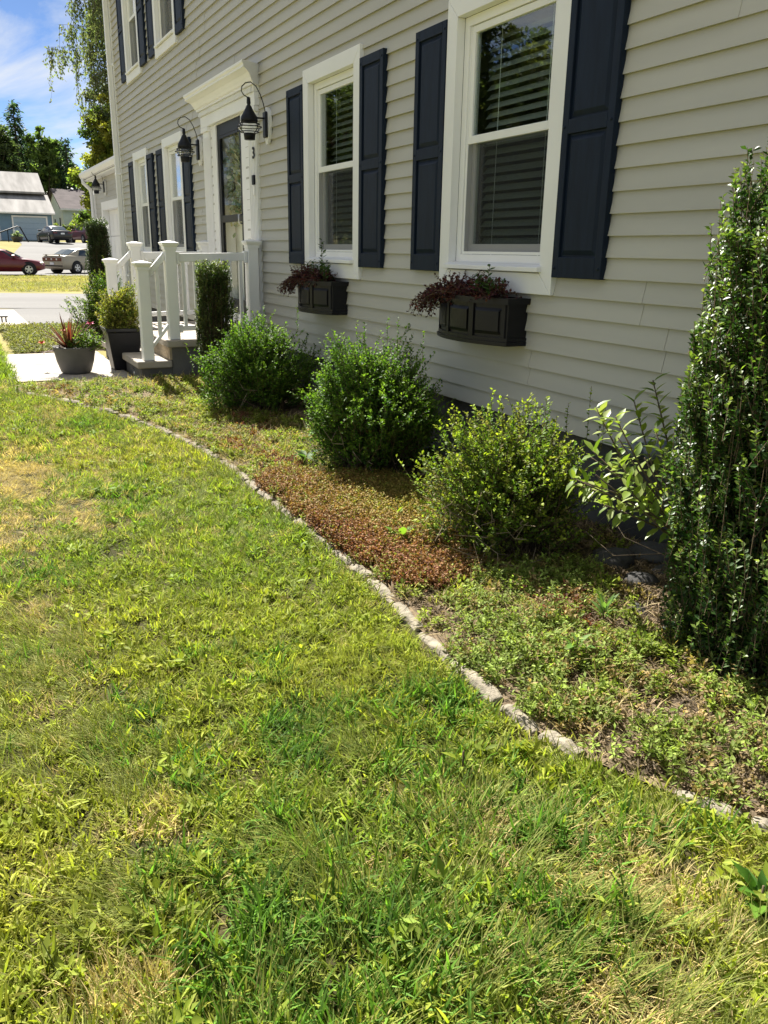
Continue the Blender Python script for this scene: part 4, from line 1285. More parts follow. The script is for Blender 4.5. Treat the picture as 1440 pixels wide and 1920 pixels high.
def car(name, label, loc, rotz, paint, st, cab, glass_rows, wheels, wr, tails, heads, spoiler=False, plate='rear', tailm='tail', extra=None):
    """st: (x, half width, z low, z belt); cab: (x, half width bottom, z bottom, half width top, z top); x forward"""
    t = thing(name, label, 'car', loc, rotz, 'cars parked in the driveways')
    pm = mat('paint', paint, .28, .03, 3, spec=.6)
    vs = []; fs = []; ring = 13
    for x, w_, zl, zb in st:
        hs = [(0, zl), (.8 * w_, zl), (.96 * w_, zl + .06), (w_, zl + (zb - zl) * .45), (.985 * w_, zl + (zb - zl) * .78), (.93 * w_, zb - .015), (.80 * w_, zb + .012)]
        r_ = hs + [(-y, z_) for y, z_ in hs[::-1][:-1]]
        vs += [(x, y, z_) for y, z_ in r_]
    n = len(st)
    for i in range(n - 1):
        for k_ in range(ring): fs.append((i * ring + k_, i * ring + (k_ + 1) % ring, (i + 1) * ring + (k_ + 1) % ring, (i + 1) * ring + k_))
    fs += [tuple(range(ring)), tuple((n - 1) * ring + k_ for k_ in range(ring))]
    bd = B().add(vs, fs, True)
    body = bd.build('body', pm, t, local=True)
    # cabin
    vs = []; fs = []; ring = 7
    for x, wb, zb, wt, zt in cab:
        hs = [(wb, zb), (lerp(wb, wt, .9) + .012, lerp(zb, zt, .9)), (wt, zt - .01), (0, zt + .03)]
        r_ = hs + [(-y, z_) for y, z_ in hs[::-1][1:]]
        vs += [(x, y, z_) for y, z_ in r_]
    n = len(cab)
    for i in range(n - 1):
        for k_ in range(ring - 1): fs.append((i * ring + k_, i * ring + k_ + 1, (i + 1) * ring + k_ + 1, (i + 1) * ring + k_))
    fs += [tuple(range(ring)), tuple((n - 1) * ring + k_ for k_ in range(ring))]
    B().add(vs, fs, True).build('roof', pm, t, local=True)
    cx_ = [c[0] for c in cab]
    def atx(x): return [np.interp(x, cx_, [c[i] for c in cab]) for i in range(1, 5)]
    for kind, spec_ in glass_rows:
        if kind == 'side':
            for sg in (-1, 1):
                P_ = []
                for x, u in spec_:
                    wb, zb, wt, zt = atx(x)
                    P_.append((x, sg * (lerp(wb, wt, u) + .016), lerp(zb, zt, u)))
                B().poly(P_).build('side_window', M['carglass'], t, local=True)
        else:   # windscreen or rear window between two stations, lifted along the outward normal
            xa, xb = spec_
            A_, Z_ = atx(xa), atx(xb)
            nv = Vector((-(Z_[3] - A_[3]), 0, xb - xa)); nv.normalize()
            if nv.z < 0: nv = -nv
            q = lambda x, S_, wf: [(x + nv.x * .02, sg * S_[2] * wf, S_[3] + nv.z * .02 - .004) for sg in (-1, 1)]
            a1 = q(lerp(xa, xb, .08), [lerp(a, c, .08) for a, c in zip(A_, Z_)], .93); b1 = q(lerp(xa, xb, .93), [lerp(a, c, .93) for a, c in zip(A_, Z_)], .93)
            m1 = [(p[0] , 0, p[2] + .034) for p in (a1[0], b1[0])]
            B().add([a1[0], m1[0], a1[1], b1[1], m1[1], b1[0]], [(0, 1, 4, 5), (1, 2, 3, 4)]).build('windscreen' if kind == 'front' else 'rear_window', M['carglass'], t, local=True)
    sx_ = [s_[0] for s_ in st]
    for xw in wheels:
        hw = float(np.interp(xw, sx_, [s_[1] for s_ in st]))
        for sg in (-1, 1):
            ar = B().lathe([(0, hw * sg * .7), (wr + .06, hw * sg * .7), (wr + .06, sg * (hw + .004)), (0, sg * (hw + .004))], (xw, 0, wr + .03), 22, 'y'); ar.build('wheel_arch', M['tyre'], t, local=True)
            wh = B().lathe([(wr * .62, sg * (hw + .018)), (wr * .93, sg * (hw + .016)), (wr, sg * (hw - .02)), (wr, sg * (hw - .18)), (0, sg * (hw - .18))], (xw, 0, wr), 22, 'y').build('wheel', M['tyre'], t, local=True)
            rm = B()
            rm.lathe([(wr * .56, sg * (hw + .012)), (wr * .64, sg * (hw + .024)), (wr * .60, sg * (hw + .005))], (xw, 0, wr), 20, 'y')
            for k_ in range(5):
                a = k_ * 2 * math.pi / 5 + .3; c_, s_ = math.cos(a), math.sin(a); ww = wr * .10
                yy = sg * (hw + .02)
                rm.quad((xw - s_ * ww, yy, wr + c_ * ww), (xw + s_ * ww, yy, wr - c_ * ww), (xw + c_ * wr * .6 + s_ * ww * 1.5, yy, wr + s_ * wr * .6 - c_ * ww * 1.5), (xw + c_ * wr * .6 - s_ * ww * 1.5, yy, wr + s_ * wr * .6 + c_ * ww * 1.5))
            rm.lathe([(0, sg * (hw + .024)), (wr * .16, sg * (hw + .022))], (xw, 0, wr), 12, 'y')
            rm.build('rim', M['chrome'], wh, local=True)
    x0, x1 = st[0][0], st[-1][0]
    for bx, mk in tails: B().box(*bx).build('tail_light', M[mk], t, bevel=.012, local=True)
    for bx in heads: B().box(*bx).build('headlight', M['lamp'], t, bevel=.02, local=True)
    if plate: B().box(x0 - .035, x0 - .01, -.16, .16, plate, plate + .13).build('number_plate', M['plate'], t, local=True)
    mz_ = atx(cab[-2][0])
    for sg in (-1, 1):
        xm = lerp(cab[-2][0], cab[-1][0], .55); hw = float(np.interp(xm, sx_, [s_[1] for s_ in st])); zb = float(np.interp(xm, sx_, [s_[3] for s_ in st]))
        B().box(xm - .09, xm + .06, min(sg * (hw - .12), sg * (hw + .14)), max(sg * (hw - .12), sg * (hw + .14)), zb + .04, zb + .17).build('mirror', pm, t, bevel=.03, local=True)
    if spoiler:
        w_ = st[1][1] * .85
        B().box(x0 + .02, x0 + .20, -w_, w_, st[1][3] + .07, st[1][3] + .10).box(x0 + .05, x0 + .15, -w_ * .8, -w_ * .72, st[1][3] - .02, st[1][3] + .068).box(x0 + .05, x0 + .15, w_ * .72, w_ * .8, st[1][3] - .02, st[1][3] + .068).build('spoiler', pm, t, bevel=.01, local=True)
    B().box(x0 - .03, x0 + .06, -st[1][1] * .93, st[1][1] * .93, st[0][2] + .05, st[0][2] + .11).build('bumper_strip', M['tyre'], t, bevel=.01, local=True)
    return t


SED = [(-2.5, .74, .36, .86), (-2.44, .85, .27, .98), (-2.0, .91, .22, 1.02), (-1.2, .925, .19, 1.0), (0, .93, .19, .96), (1.0, .925, .19, .93), (1.75, .90, .21, .86), (2.25, .83, .25, .75), (2.48, .70, .34, .60)]
SEDC = [(-1.95, .78, .98, .66, 1.0), (-1.15, .84, .97, .60, 1.36), (-.4, .86, .95, .63, 1.43), (.35, .86, .94, .60, 1.39), (1.25, .80, .90, .66, .93)]
SEDG = [('side', [(-1.25, .12), (-1.0, .86), (-.25, .90), (-.25, .08)]), ('side', [(-.19, .08), (-.19, .90), (.33, .88), (.95, .10)]), ('rear', (-1.9, -1.15)), ('front', (1.2, .35))]
car('silver_sedan', 'champagne sedan with rear spoiler and full width dark tail lights across the street', (-54.6, 7.55, float(G(-54, 7)) + .02), R(125), (.36, .32, .24), SED, SEDC, SEDG, (-1.5, 1.5), .33,
    [((-2.53, -2.42, -.76, .76, .70, .90), 'tail')] + [((-2.545, -2.52, y - .05, y + .05, .76, .86), 'lamp') for y in (-.42, 0, .42)], [(2.30, 2.44, -.74, -.45, .58, .70), (2.30, 2.44, .45, .74, .58, .70)], True, .50)
CP = [(-2.15, .70, .38, .82), (-2.05, .80, .28, .92), (-1.5, .86, .22, .96), (-.6, .87, .19, .93), (.4, .87, .19, .90), (1.2, .85, .2, .84), (1.75, .79, .24, .74), (2.05, .66, .32, .60)]
CPC = [(-1.75, .72, .92, .60, .95), (-1.0, .78, .91, .54, 1.27), (-.35, .80, .90, .56, 1.33), (.15, .80, .89, .54, 1.29), (1.0, .74, .85, .60, .88)]
CPG = [('side', [(-1.15, .12), (-.8, .84), (-.5, .88), (-.5, .08)]), ('side', [(-.44, .08), (-.44, .90), (.13, .88), (.72, .10)]), ('rear', (-1.7, -1.0)), ('front', (.95, .15))]
car('red_coupe', 'dark red coupe parked side on at the left edge across the street', (-50.4, 2.75, float(G(-50, 3)) + .02), R(82), (.13, .012, .018), CP, CPC, CPG, (-1.3, 1.3), .315,
    [((-2.17, -2.05, -.7, -.4, .66, .80), 'tail'), ((-2.17, -2.05, .4, .7, .66, .80), 'tail')], [(1.84, 2.0, -.68, -.42, .56, .68), (1.84, 2.0, .42, .68, .56, .68)], False, None)
car('black_sedan', 'black sedan parked on the driveway of the blue house', (-84.5, 9.1, float(G(-84.5, 9)) + .05), R(192), (.012, .014, .017), SED, SEDC, SEDG, (-1.5, 1.5), .34,
    [((-2.52, -2.40, -.80, -.48, .76, .90), 'tail'), ((-2.52, -2.40, .48, .80, .76, .90), 'tail')], [(2.30, 2.44, -.74, -.45, .58, .70), (2.30, 2.44, .45, .74, .58, .70)], False, .70)
SUV = [(-2.3, .82, .42, .98), (-2.25, .90, .32, 1.12), (-1.5, .95, .28, 1.16), (0, .96, .27, 1.14), (1.0, .95, .28, 1.10), (1.8, .90, .3, 1.04), (2.25, .80, .36, .9), (2.4, .7, .42, .75)]
SUVC = [(-2.22, .86, 1.12, .74, 1.14), (-2.0, .87, 1.12, .72, 1.74), (-.8, .88, 1.12, .74, 1.80), (.4, .88, 1.1, .72, 1.76), (1.2, .82, 1.06, .7, 1.10)]
SUVG = [('side', [(-1.95, .12), (-1.85, .86), (-1.1, .88), (-1.1, .08)]), ('side', [(-1.03, .08), (-1.03, .88), (-.2, .9), (-.2, .08)]), ('side', [(-.13, .08), (-.13, .9), (.36, .88), (.9, .1)]), ('rear', (-2.21, -2.02)), ('front', (1.15, .42))]
car('red_suv', 'dark red tall wagon parked beyond the black sedan, half hidden by the column shrub', (-89.2, 12.6, float(G(-89, 12)) + .05), R(196), (.09, .016, .024), SUV, SUVC, SUVG, (-1.4, 1.4), .37,
    [((-2.31, -2.2, -.88, -.70, .85, 1.15), 'tail'), ((-2.31, -2.2, .70, .88, .85, 1.15), 'tail')], [(2.2, 2.36, -.72, -.45, .76, .9), (2.2, 2.36, .45, .72, .76, .9)], False, .74)

# ------------------------------------------------------------------ neighbouring houses
M['bluesiding'] = mat('blue_siding', (.17, .27, .37), .6, .06, 4, .2, 30)
M['bluedoor'] = mat('pale_blue_door', (.33, .43, .52), .5, .04, 4)
M['greyroof'] = mat('weathered_shingle', (.22, .21, .20), .95, .2, .5, .3, 20, .1, base2=(.36, .345, .33), stretch=(.5, 3.0, .5), detail=8)
M['brownroof'] = mat('brown_shingle', (.10, .085, .085), .95, .2, 1.2, .3, 20, .1)
M['paleroof'] = mat('pale_metal_roof', (.60, .61, .62), .5, .05, 1)
M['palewall'] = mat('pale_green_siding', (.62, .70, .66), .7, .05, 2)


def siding_lines(b, x, y0, y1, z0, z1, step=.2):
    z_ = z0
    while z_ < z1 - .02:
        zt = min(z_ + step, z1)
        b.quad((x + .018, y0, z_), (x + .018, y1, z_), (x, y1, zt), (x, y0, zt)); b.quad((x, y0, z_), (x, y1, z_), (x + .018, y1, z_), (x + .018, y0, z_))
        z_ += step


zg = 2.0
bh = thing('blue_house', 'blue house with attached garage and weathered grey roofs up the slope', 'house', (-95, 6, zg))
b = B(); siding_lines(b, -94.6, -4, 10.25, zg - .2, 4.5)
b.build('wall', M['bluesiding'], bh)
B().box(-103, -94.64, -4, 10.24, zg - .4, 4.5).box(-108, -99.5, -8, 9.9, zg - .4, 6.4).build('outer_wall', M['bluesiding'], bh)
b = B()
b.add([(-94.1, -4.2, 4.46), (-94.1, 10.5, 4.46), (-94.1, 10.5, 4.62), (-94.1, -4.2, 4.62), (-99.5, -4.2, 6.62), (-99.5, 10.5, 6.62), (-99.5, 10.5, 6.4), (-99.5, -4.2, 6.4)], [(0, 1, 2, 3), (3, 2, 5, 4), (1, 6, 5, 2), (0, 3, 4, 7), (0, 7, 6, 1), (7, 4, 5, 6)])
b.build('roof', M['greyroof'], bh)
b = B()
b.add([(-98.6, -9, 6.64), (-98.6, 10.15, 6.64), (-98.6, 10.15, 6.82), (-98.6, -9, 6.82), (-104.5, -9, 9.1), (-104.5, 10.25, 9.1), (-110, 10.25, 6.3), (-110, -9, 6.3), (-110, 10.25, 6.1), (-110, -9, 6.1)],
      [(0, 1, 2, 3), (3, 2, 5, 4), (4, 5, 6, 7), (7, 6, 8, 9), (1, 8, 6, 5, 2), (0, 3, 4, 7, 9), (0, 9, 8, 1)])
rf = b.build('roof', M['greyroof'], bh)
B().lathe([(.12, 0), (.12, .5), (.2, .5), (.2, .7), (0, .75)], (-101.4, 5.9, 7.7), 10).build('roof_vent', M['white'], rf)
B().box(-94.09, -94.0, -4.2, 10.5, 4.48, 4.61).build('gutter', M['white'], bh)
B().box(-94.6, -94.5, 5.0, 5.25, zg - .2, 4.45).box(-94.6, -94.5, 10.18, 10.27, zg - .2, 4.45).build('corner_board', M['white'], bh)
B().box(-94.58, -94.47, 6.40, 6.55, zg, 4.32).box(-94.58, -94.47, 9.6, 9.75, zg, 4.32).box(-94.58, -94.47, 6.55, 9.6, 4.17, 4.32).build('door_casing', M['white'], bh)
for i in range(4): B().box(-94.57, -94.50, 6.56, 9.59, zg + i * .54 + .01, zg + i * .54 + .53).build('garage_door_panel', M['bluedoor'], bh)
t = thing('stair_handrail', 'black handrail sloping down beside the blue house', 'handrail', (-88, 2, 1.7))
b = B(); 
for yy in (0.0, .12): b.tube([(-88, 3.0, 2.2), (-88, 4.6, 2.5), (-88, 6.35, 3.15), (-88, 6.6, 3.1), (-88, 7.2, 1.75)], .06, 6) if yy == 0 else None
b.tube([(-88, 4.2, 1.5), (-88, 4.2, 2.42)], .04, 6).tube([(-88, 5.5, 1.5), (-88, 5.5, 2.8)], .04, 6)
b.build('rail', M['black'], t)
t = thing('stone_planter', 'low grey planter tub beside the blue house handrail', 'planter', (-87.4, 6.2, float(G(-87.4, 6.2))))
B().lathe([(0, 0), (.35, 0), (.55, .45), (.6, .5), (.5, .5), (.45, .4), (0, .4)], (0, 0, 0), 14).build('tub', M['potgrey'], t, local=True)
st = [arch((0, 0, 0), (random.uniform(-1, 1), random.uniform(-1, 1), 1), random.uniform(.4, .7), .8) for i in range(26)]
sprig_plant('bedding_plant', 'pale leafy plant growing in the distant grey planter tub', 'plant', (-87.4, 6.2, float(G(-87.4, 6.2)) + .4), st, [(.2, .26, .1), (.12, .2, .05), (.3, .33, .2)], .2, .1, M['twig'], per=10, seed=77)

ph = thing('pale_house', 'small pale green house with brown roof behind the blue garage', 'house', (-112, 13, 3))
W0 = 2.6
b = B(); siding_lines(b, -107.98, 12.9, 21, W0, 5.75); b.build('wall', M['palewall'], ph)
b = B().add([(-108, 12.9, W0 - .5), (-123, 12.9, W0 - .5), (-123, 12.9, 5.75), (-115.5, 12.9, 8.05), (-108, 12.9, 5.75), (-108, 21, W0 - .5), (-123, 21, W0 - .5), (-123, 21, 5.75), (-115.5, 21, 8.05), (-108, 21, 5.75)], [(0, 1, 2, 3, 4), (5, 9, 8, 7, 6), (1, 6, 7, 2), (0, 4, 9, 5)])
b.build('outer_wall', M['palewall'], ph)
b = B().add([(-107.5, 12.6, 5.66), (-107.5, 21.2, 5.66), (-115.5, 21.2, 8.25), (-115.5, 12.6, 8.25), (-123.5, 12.6, 5.66), (-123.5, 21.2, 5.66), (-107.5, 12.6, 5.5), (-107.5, 21.2, 5.5), (-115.5, 21.2, 8.09), (-115.5, 12.6, 8.09), (-123.5, 12.6, 5.5), (-123.5, 21.2, 5.5)],
            [(0, 1, 2, 3), (3, 2, 5, 4), (6, 9, 8, 7), (9, 10, 11, 8), (0, 6, 7, 1), (0, 3, 9, 6), (3, 4, 10, 9), (4, 5, 11, 10)])
b.build('roof', M['brownroof'], ph)
B().box(-107.49, -107.38, 12.6, 21.2, 5.46, 5.65).build('gutter', M['white'], ph)
for x in (-110.5, -115.6):
    f = B().box(x - .55, x + .55, 12.83, 12.89, 3.6, 4.8).build('window', M['white'], ph); B().box(x - .45, x + .45, 12.80, 12.829, 3.7, 4.7).build('pane', M['carglass'], f)
wh = thing('white_roofed_building', 'long building with pale white roof behind the blue house', 'building', (-135, 16, 4))
B().box(-142, -131, 9, 24, 2.5, 8.4).build('wall', M['palewall'], wh)
B().add([(-130.6, 8.5, 8.2), (-130.6, 24.5, 8.2), (-137, 24.5, 9.6), (-137, 8.5, 10.3), (-143, 8.5, 8.2), (-143, 24.5, 8.2)], [(0, 1, 2, 3), (3, 2, 5, 4), (0, 3, 4), (1, 5, 2), (0, 4, 5, 1)]).build('roof', M['paleroof'], wh)

# ------------------------------------------------------------------ trees
DEC = [(.12, .18, .055), (.15, .21, .065), (.085, .135, .05), (.18, .23, .08)]
PINE = [(.04, .08, .05), (.06, .10, .058), (.033, .066, .044)]
MAPLE = [(.20, .23, .04), (.13, .18, .04), (.28, .27, .05), (.08, .13, .035)]
BIRCH = [(.11, .145, .07), (.14, .17, .085), (.085, .115, .055), (.18, .19, .12)]


def tree(name, label, loc, H, crown, leaf, ncl, per, pal, seed, group='trees', trunk=.2, zc=None, clr=.55, cat='tree'):
    """crown: rx, ry, rz; zc height of the crown's centre"""
    g = np.random.default_rng(seed); t = thing(name, label, cat, loc, 0, group)
    rx, ry, rz = crown; zc = zc or H - rz
    d = rdir(ncl, g); lob = 1 + .16 * np.sin(d[:, 0] * 4 + seed) + .14 * np.sin(d[:, 1] * 5 + seed * 2) + .12 * np.sin(d[:, 2] * 5 + seed)
    c = d * (g.random((ncl, 1)) ** .4) * np.array([rx, ry, rz]) * lob[:, None] * .92; c[:, 2] += zc
    rr = clr * g.uniform(.6, 1.3, ncl) * min(rx, rz) * .42
    q = rdir(ncl * per, g).reshape(ncl, per, 3) * (g.random((ncl, per, 1)) ** .45)
    P = (c[:, None] + q * rr[:, None, None] * np.array([1, 1, .7])).reshape(-1, 3); n = len(P)
    D = rdir(n, g) * .8 + np.array([0, 0, -.25]) + np.repeat(d, per, 0) * .5
    C = (pick(pal, ncl, g, .2)[:, None] * np.ones((ncl, per, 1)) * (1 + .2 * g.normal(size=(ncl, per, 1))).clip(.5, 1.6)).reshape(-1, 3)
    V, T, Cc = leaves(P, D, rdir(n, g) * .7 + np.array([0, 0, 1]), leaf * g.uniform(.6, 1.3, n), leaf * .62 * g.uniform(.7, 1.3, n), C, 'small', .2)
    arr_mesh('crown', V, T, Cc, M['farleaf'], t)
    b = B()
    bend = [(0, 0, -.2), (.02 * H * g.normal(), .02 * H * g.normal(), H * .3), (.02 * H * g.normal(), .02 * H * g.normal(), H * .62), (.02 * H * g.normal(), .02 * H * g.normal(), H * .9)]
    b.tube(bend, [trunk, trunk * .75, trunk * .45, trunk * .1], 8)
    for i in g.permutation(ncl)[:min(ncl, 26)]:
        z0 = H * g.uniform(.25, .6); s_ = Vector((0, 0, z0)); e_ = Vector(c[i]); m_ = s_.lerp(e_, .5) + Vector((0, 0, -.05 * H * g.random()))
        if e_.z > z0 * .9: b.tube([s_, m_, e_], [trunk * .35, trunk * .2, trunk * .06], 5, False)
    b.build('trunk', M['bark'], t, local=True)
    return t


def conifer(name, label, loc, H, r, leaf, seed, pal=PINE, group='trees', nl=34, bare=.06):
    g = np.random.default_rng(seed); t = thing(name, label, 'tree', loc, 0, group)
    P, D, C = [], [], []; b = B(); b.tube([(0, 0, -.2), (0, 0, H * .6), (0, 0, H)], [.02 * H, .012 * H, .002 * H], 7)
    for i in range(nl):
        u = (i + g.random()) / nl; z_ = H * (bare + (1 - bare) * u); R_ = r * (1 - u) ** .85 * g.uniform(.75, 1.12) + .02 * H
        nb = max(4, int(11 * (1 - u) + 4))
        for k_ in range(nb):
            a = g.uniform(0, 6.283); L_ = R_ * g.uniform(.6, 1.1); m_ = max(6, int(L_ / leaf * 3.0))
            s_ = g.random(m_) ** .7; dirv = np.array([math.cos(a), math.sin(a), 0])
            p = dirv * (s_ * L_)[:, None] + np.stack([np.zeros(m_), np.zeros(m_), z_ - .35 * s_ ** 2 * L_ + .1 * L_ * s_], 1) + g.normal(size=(m_, 3)) * leaf * .35
            P.append(p); D.append(np.tile(dirv, (m_, 1)) + .6 * g.normal(size=(m_, 3)) + np.array([0, 0, -.35])); C.append(np.tile(pick(pal, 1, g, .25), (m_, 1)))
            if k_ < 3: b.tube([(0, 0, z_), tuple(dirv * L_ * .9 + np.array([0, 0, z_ - .25 * L_]))], [.004 * H, .001 * H], 4, False)
    P = np.concatenate(P); D = np.concatenate(D); C = np.concatenate(C) * (1 + .2 * g.normal(size=(len(P), 1))).clip(.5, 1.6); n = len(P)
    V, T, Cc = leaves(P, D, rdir(n, g) * .5 + np.array([0, 0, 1]), leaf * g.uniform(.7, 1.3, n), leaf * .5, C, 'small', .2)
    arr_mesh('crown', V, T, Cc, M['farleaf'], t); b.build('trunk', M['bark'], t, local=True)


def gz(x, y): return float(G(x, y))


conifer('spruce_tree', 'tall dark spruce standing highest above the blue house roof', (-124, 10.0, gz(-124, 10) - .3), 15.6, 2.9, .6, 1, nl=52)
tree('oak_tree', 'rounded green tree just right of the tall dark spruce', (-122, 13.0, gz(-122, 12)), 12.6, (2.2, 2.2, 4.4), .55, 80, 60, DEC, 2, trunk=.3)
tree('oak_tree', 'paler green tree at the left frame edge beside the spruce', (-116, 7.2, gz(-116, 7)), 12.6, (3.0, 2.6, 4.8), .55, 80, 60, [(.06, .085, .035), (.08, .105, .045), (.045, .07, .03)], 3, trunk=.3)
conifer('pine_tree', 'thin open pine with sky showing through its top', (-121, 15.6, gz(-121, 15)), 11.4, 2.7, .6, 4, nl=26)
conifer('pine_tree', 'dark pine filling the gap behind the white roofed building', (-148, 18.2, gz(-148, 18)), 9.6, 4.0, .8, 5, nl=30)
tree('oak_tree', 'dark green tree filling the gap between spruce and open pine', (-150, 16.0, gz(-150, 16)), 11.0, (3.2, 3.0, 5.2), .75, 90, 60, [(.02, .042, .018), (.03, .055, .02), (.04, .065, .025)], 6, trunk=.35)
conifer('pine_tree', 'broad dark pine behind the ridge of the blue house', (-152, 13.4, gz(-152, 13)), 11.6, 4.6, .8, 7, nl=34)
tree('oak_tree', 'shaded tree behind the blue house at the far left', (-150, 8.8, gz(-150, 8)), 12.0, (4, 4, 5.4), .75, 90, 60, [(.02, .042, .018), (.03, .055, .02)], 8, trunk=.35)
conifer('pine_tree', 'small pine with drooping tips above the pale house roof', (-119, 18.0, gz(-119, 18)), 9.5, 2.6, .6, 9, nl=26)
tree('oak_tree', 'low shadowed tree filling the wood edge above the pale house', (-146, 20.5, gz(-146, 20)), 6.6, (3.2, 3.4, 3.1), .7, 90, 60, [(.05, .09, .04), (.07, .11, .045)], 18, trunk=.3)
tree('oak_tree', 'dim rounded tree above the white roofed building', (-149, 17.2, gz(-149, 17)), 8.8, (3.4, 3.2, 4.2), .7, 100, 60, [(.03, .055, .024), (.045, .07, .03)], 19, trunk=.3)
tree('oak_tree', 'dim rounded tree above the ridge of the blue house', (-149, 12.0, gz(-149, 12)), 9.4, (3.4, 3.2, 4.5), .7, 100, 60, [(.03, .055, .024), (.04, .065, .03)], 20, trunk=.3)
tree('maple_tree', 'yellow green maple rising behind the garage', (-30.5, 5.75, 0), 6.4, (1.4, 1.75, 3.1), .13, 260, 150, MAPLE, 10, trunk=.14, zc=3.3, clr=.5)
tree('shade_tree', 'darker leafy tree growing against the maple behind the garage', (-33.5, 6.9, 0), 8.2, (1.9, 1.75, 3.7), .15, 190, 140, [(.04, .07, .025), (.06, .09, .03), (.03, .055, .02)], 12, trunk=.18, zc=4.4, clr=.5)


def weeping():
    g = np.random.default_rng(14)
    t = thing('weeping_birch', 'weeping birch with hanging strands reaching out over the garage roof', 'tree', (-31.5, 8.2, 0), 0, 'trees')
    b = B(); b.tube([(0, 0, -.2), (.1, -.2, 4), (0, -.5, 7.5), (.1, -.3, 11.5)], [.22, .18, .12, .03], 8)
    P, D, C, A, Bq = [], [], [], [], []
    for i in range(92):
        z0 = g.uniform(5.2, 11.4); a = -math.pi / 2 + g.normal() * .8
        L_ = g.uniform(1.6, 3.4) if i > 3 else 4.3 - .35 * i
        if i <= 3: z0 = 6.3 + .7 * i; a = -math.pi / 2 - .05 + .12 * i
        dv = np.array([math.cos(a), math.sin(a), .85 if i <= 3 else g.uniform(.3, .9)]); pts = arch((0, -.45, z0), dv, L_, 1.0 if i <= 3 else 1.3, 7)
        b.tube(pts, [q_ * .6 for q_ in (.05, .045, .04, .03, .025, .018, .012, .006)], 5, False)
        pa = np.array(pts)
        for k_ in range(int(L_ * 14)):
            u = g.uniform(.25, 1) ** .8 * 7; j = min(int(u), 6); s0 = pa[j] + (pa[j + 1] - pa[j]) * (u - j)
            h = abs(g.normal()) * .55 + .25; s1 = s0 + np.array([.15 * g.normal(), .15 * g.normal() - .1, -h])
            A.append(s0[None]); Bq.append(s1[None]); m_ = int(h * 20) + 3; v = g.random((m_, 1))
            P.append(s0 + (s1 - s0) * v + .05 * g.normal(size=(m_, 3))); D.append(np.tile([0, 0, -1.], (m_, 1)) + .6 * g.normal(size=(m_, 3))); C.append(pick(BIRCH, m_, g))
    P = np.concatenate(P); D = np.concatenate(D); C = np.concatenate(C); n = len(P)
    V, T, Cc = leaves(P, D, rdir(n, g), .115 * g.uniform(.6, 1.2, n), .065 * g.uniform(.7, 1.2, n), C, 'small')
    arr_mesh('crown', V, T, Cc, M['farleaf'], t)
    V, T = sticks(np.concatenate(A), np.concatenate(Bq), .006, .003); arr_mesh('strands', V, T, None, M['bark'], t)
    b.build('trunk', M['bark'], t, local=True)


weeping()
# the trees over the road that the window panes mirror
for i, (x, y, h, r, lab) in enumerate((
        (-38.2, -18.5, 13.2, 3.0, 'tall leafy tree mirrored at the left of the nearest window'), (-33.2, -19.0, 9.3, 2.3, 'round topped tree mirrored at the right of the nearest window'),
        (-47, -28, 11.8, 3.4, 'green tree mirrored low in the middle of the nearest window'), (-52, -29, 13.0, 3.6, 'broad tree mirrored behind the tall one in the nearest window'), (-43, -27.5, 11.2, 3.2, 'leafy tree mirrored near the right jamb of the nearest window'),
        (-56, -18.6, 13.6, 3.4, 'tall tree filling the reflection in the window beside the front door'), (-63, -24, 13.5, 3.8, 'tree mirrored low in the window beside the front door'), (-76, -28, 16, 4.4, 'far tree mirrored at the top of the window beside the front door'),
        (-92, -26, 13, 4.2, 'far green tree mirrored in the storm door glass'), (-30, -26, 8.6, 3.0, 'low tree mirrored at the right edge of the nearest window'))):
    tree('oak_tree', lab, (x, y, gz(x, y)), h * 1.13, (r * 1.12, r * 1.12, h * .53), .30, 170, 95, [(.07, .10, .03), (.09, .12, .035), (.05, .08, .025), (.11, .12, .03)], 40 + i, group='trees across the lawn', trunk=.2, zc=h * .6)
# tall yellow green growth below the pale house
g_ = np.random.default_rng(15)
tree('meadow_shrub', 'yellow green overgrown shrub below the pale green house', (-104, 14.6, gz(-104, 14.6)), 2.6, (2.4, 3.6, 1.25), .35, 70, 50, [(.18, .22, .05), (.24, .26, .07), (.12, .17, .04)], 16, group='overgrown shrubs', trunk=.05, zc=1.2, cat='shrub')
tree('meadow_shrub', 'darker overgrown shrub beside the dark red wagon', (-101, 17.6, gz(-101, 17.6)), 2.6, (2.0, 2.4, 1.2), .35, 50, 50, [(.08, .12, .03), (.12, .16, .04)], 17, group='overgrown shrubs', trunk=.05, zc=1.2, cat='shrub')

# black slotted edging at the path
t = thing('wire_border', 'low black slotted metal border at the left edge beside the path', 'border fence', (-17.6, .75, 0))
b = B()
b.box(-17.62, -17.58, .30, .93, .10, .125)
for i in range(9): b.box(-17.615, -17.585, .32 + i * .07, .345 + i * .07, 0, .099)
b.build('bars', M['black'], t)

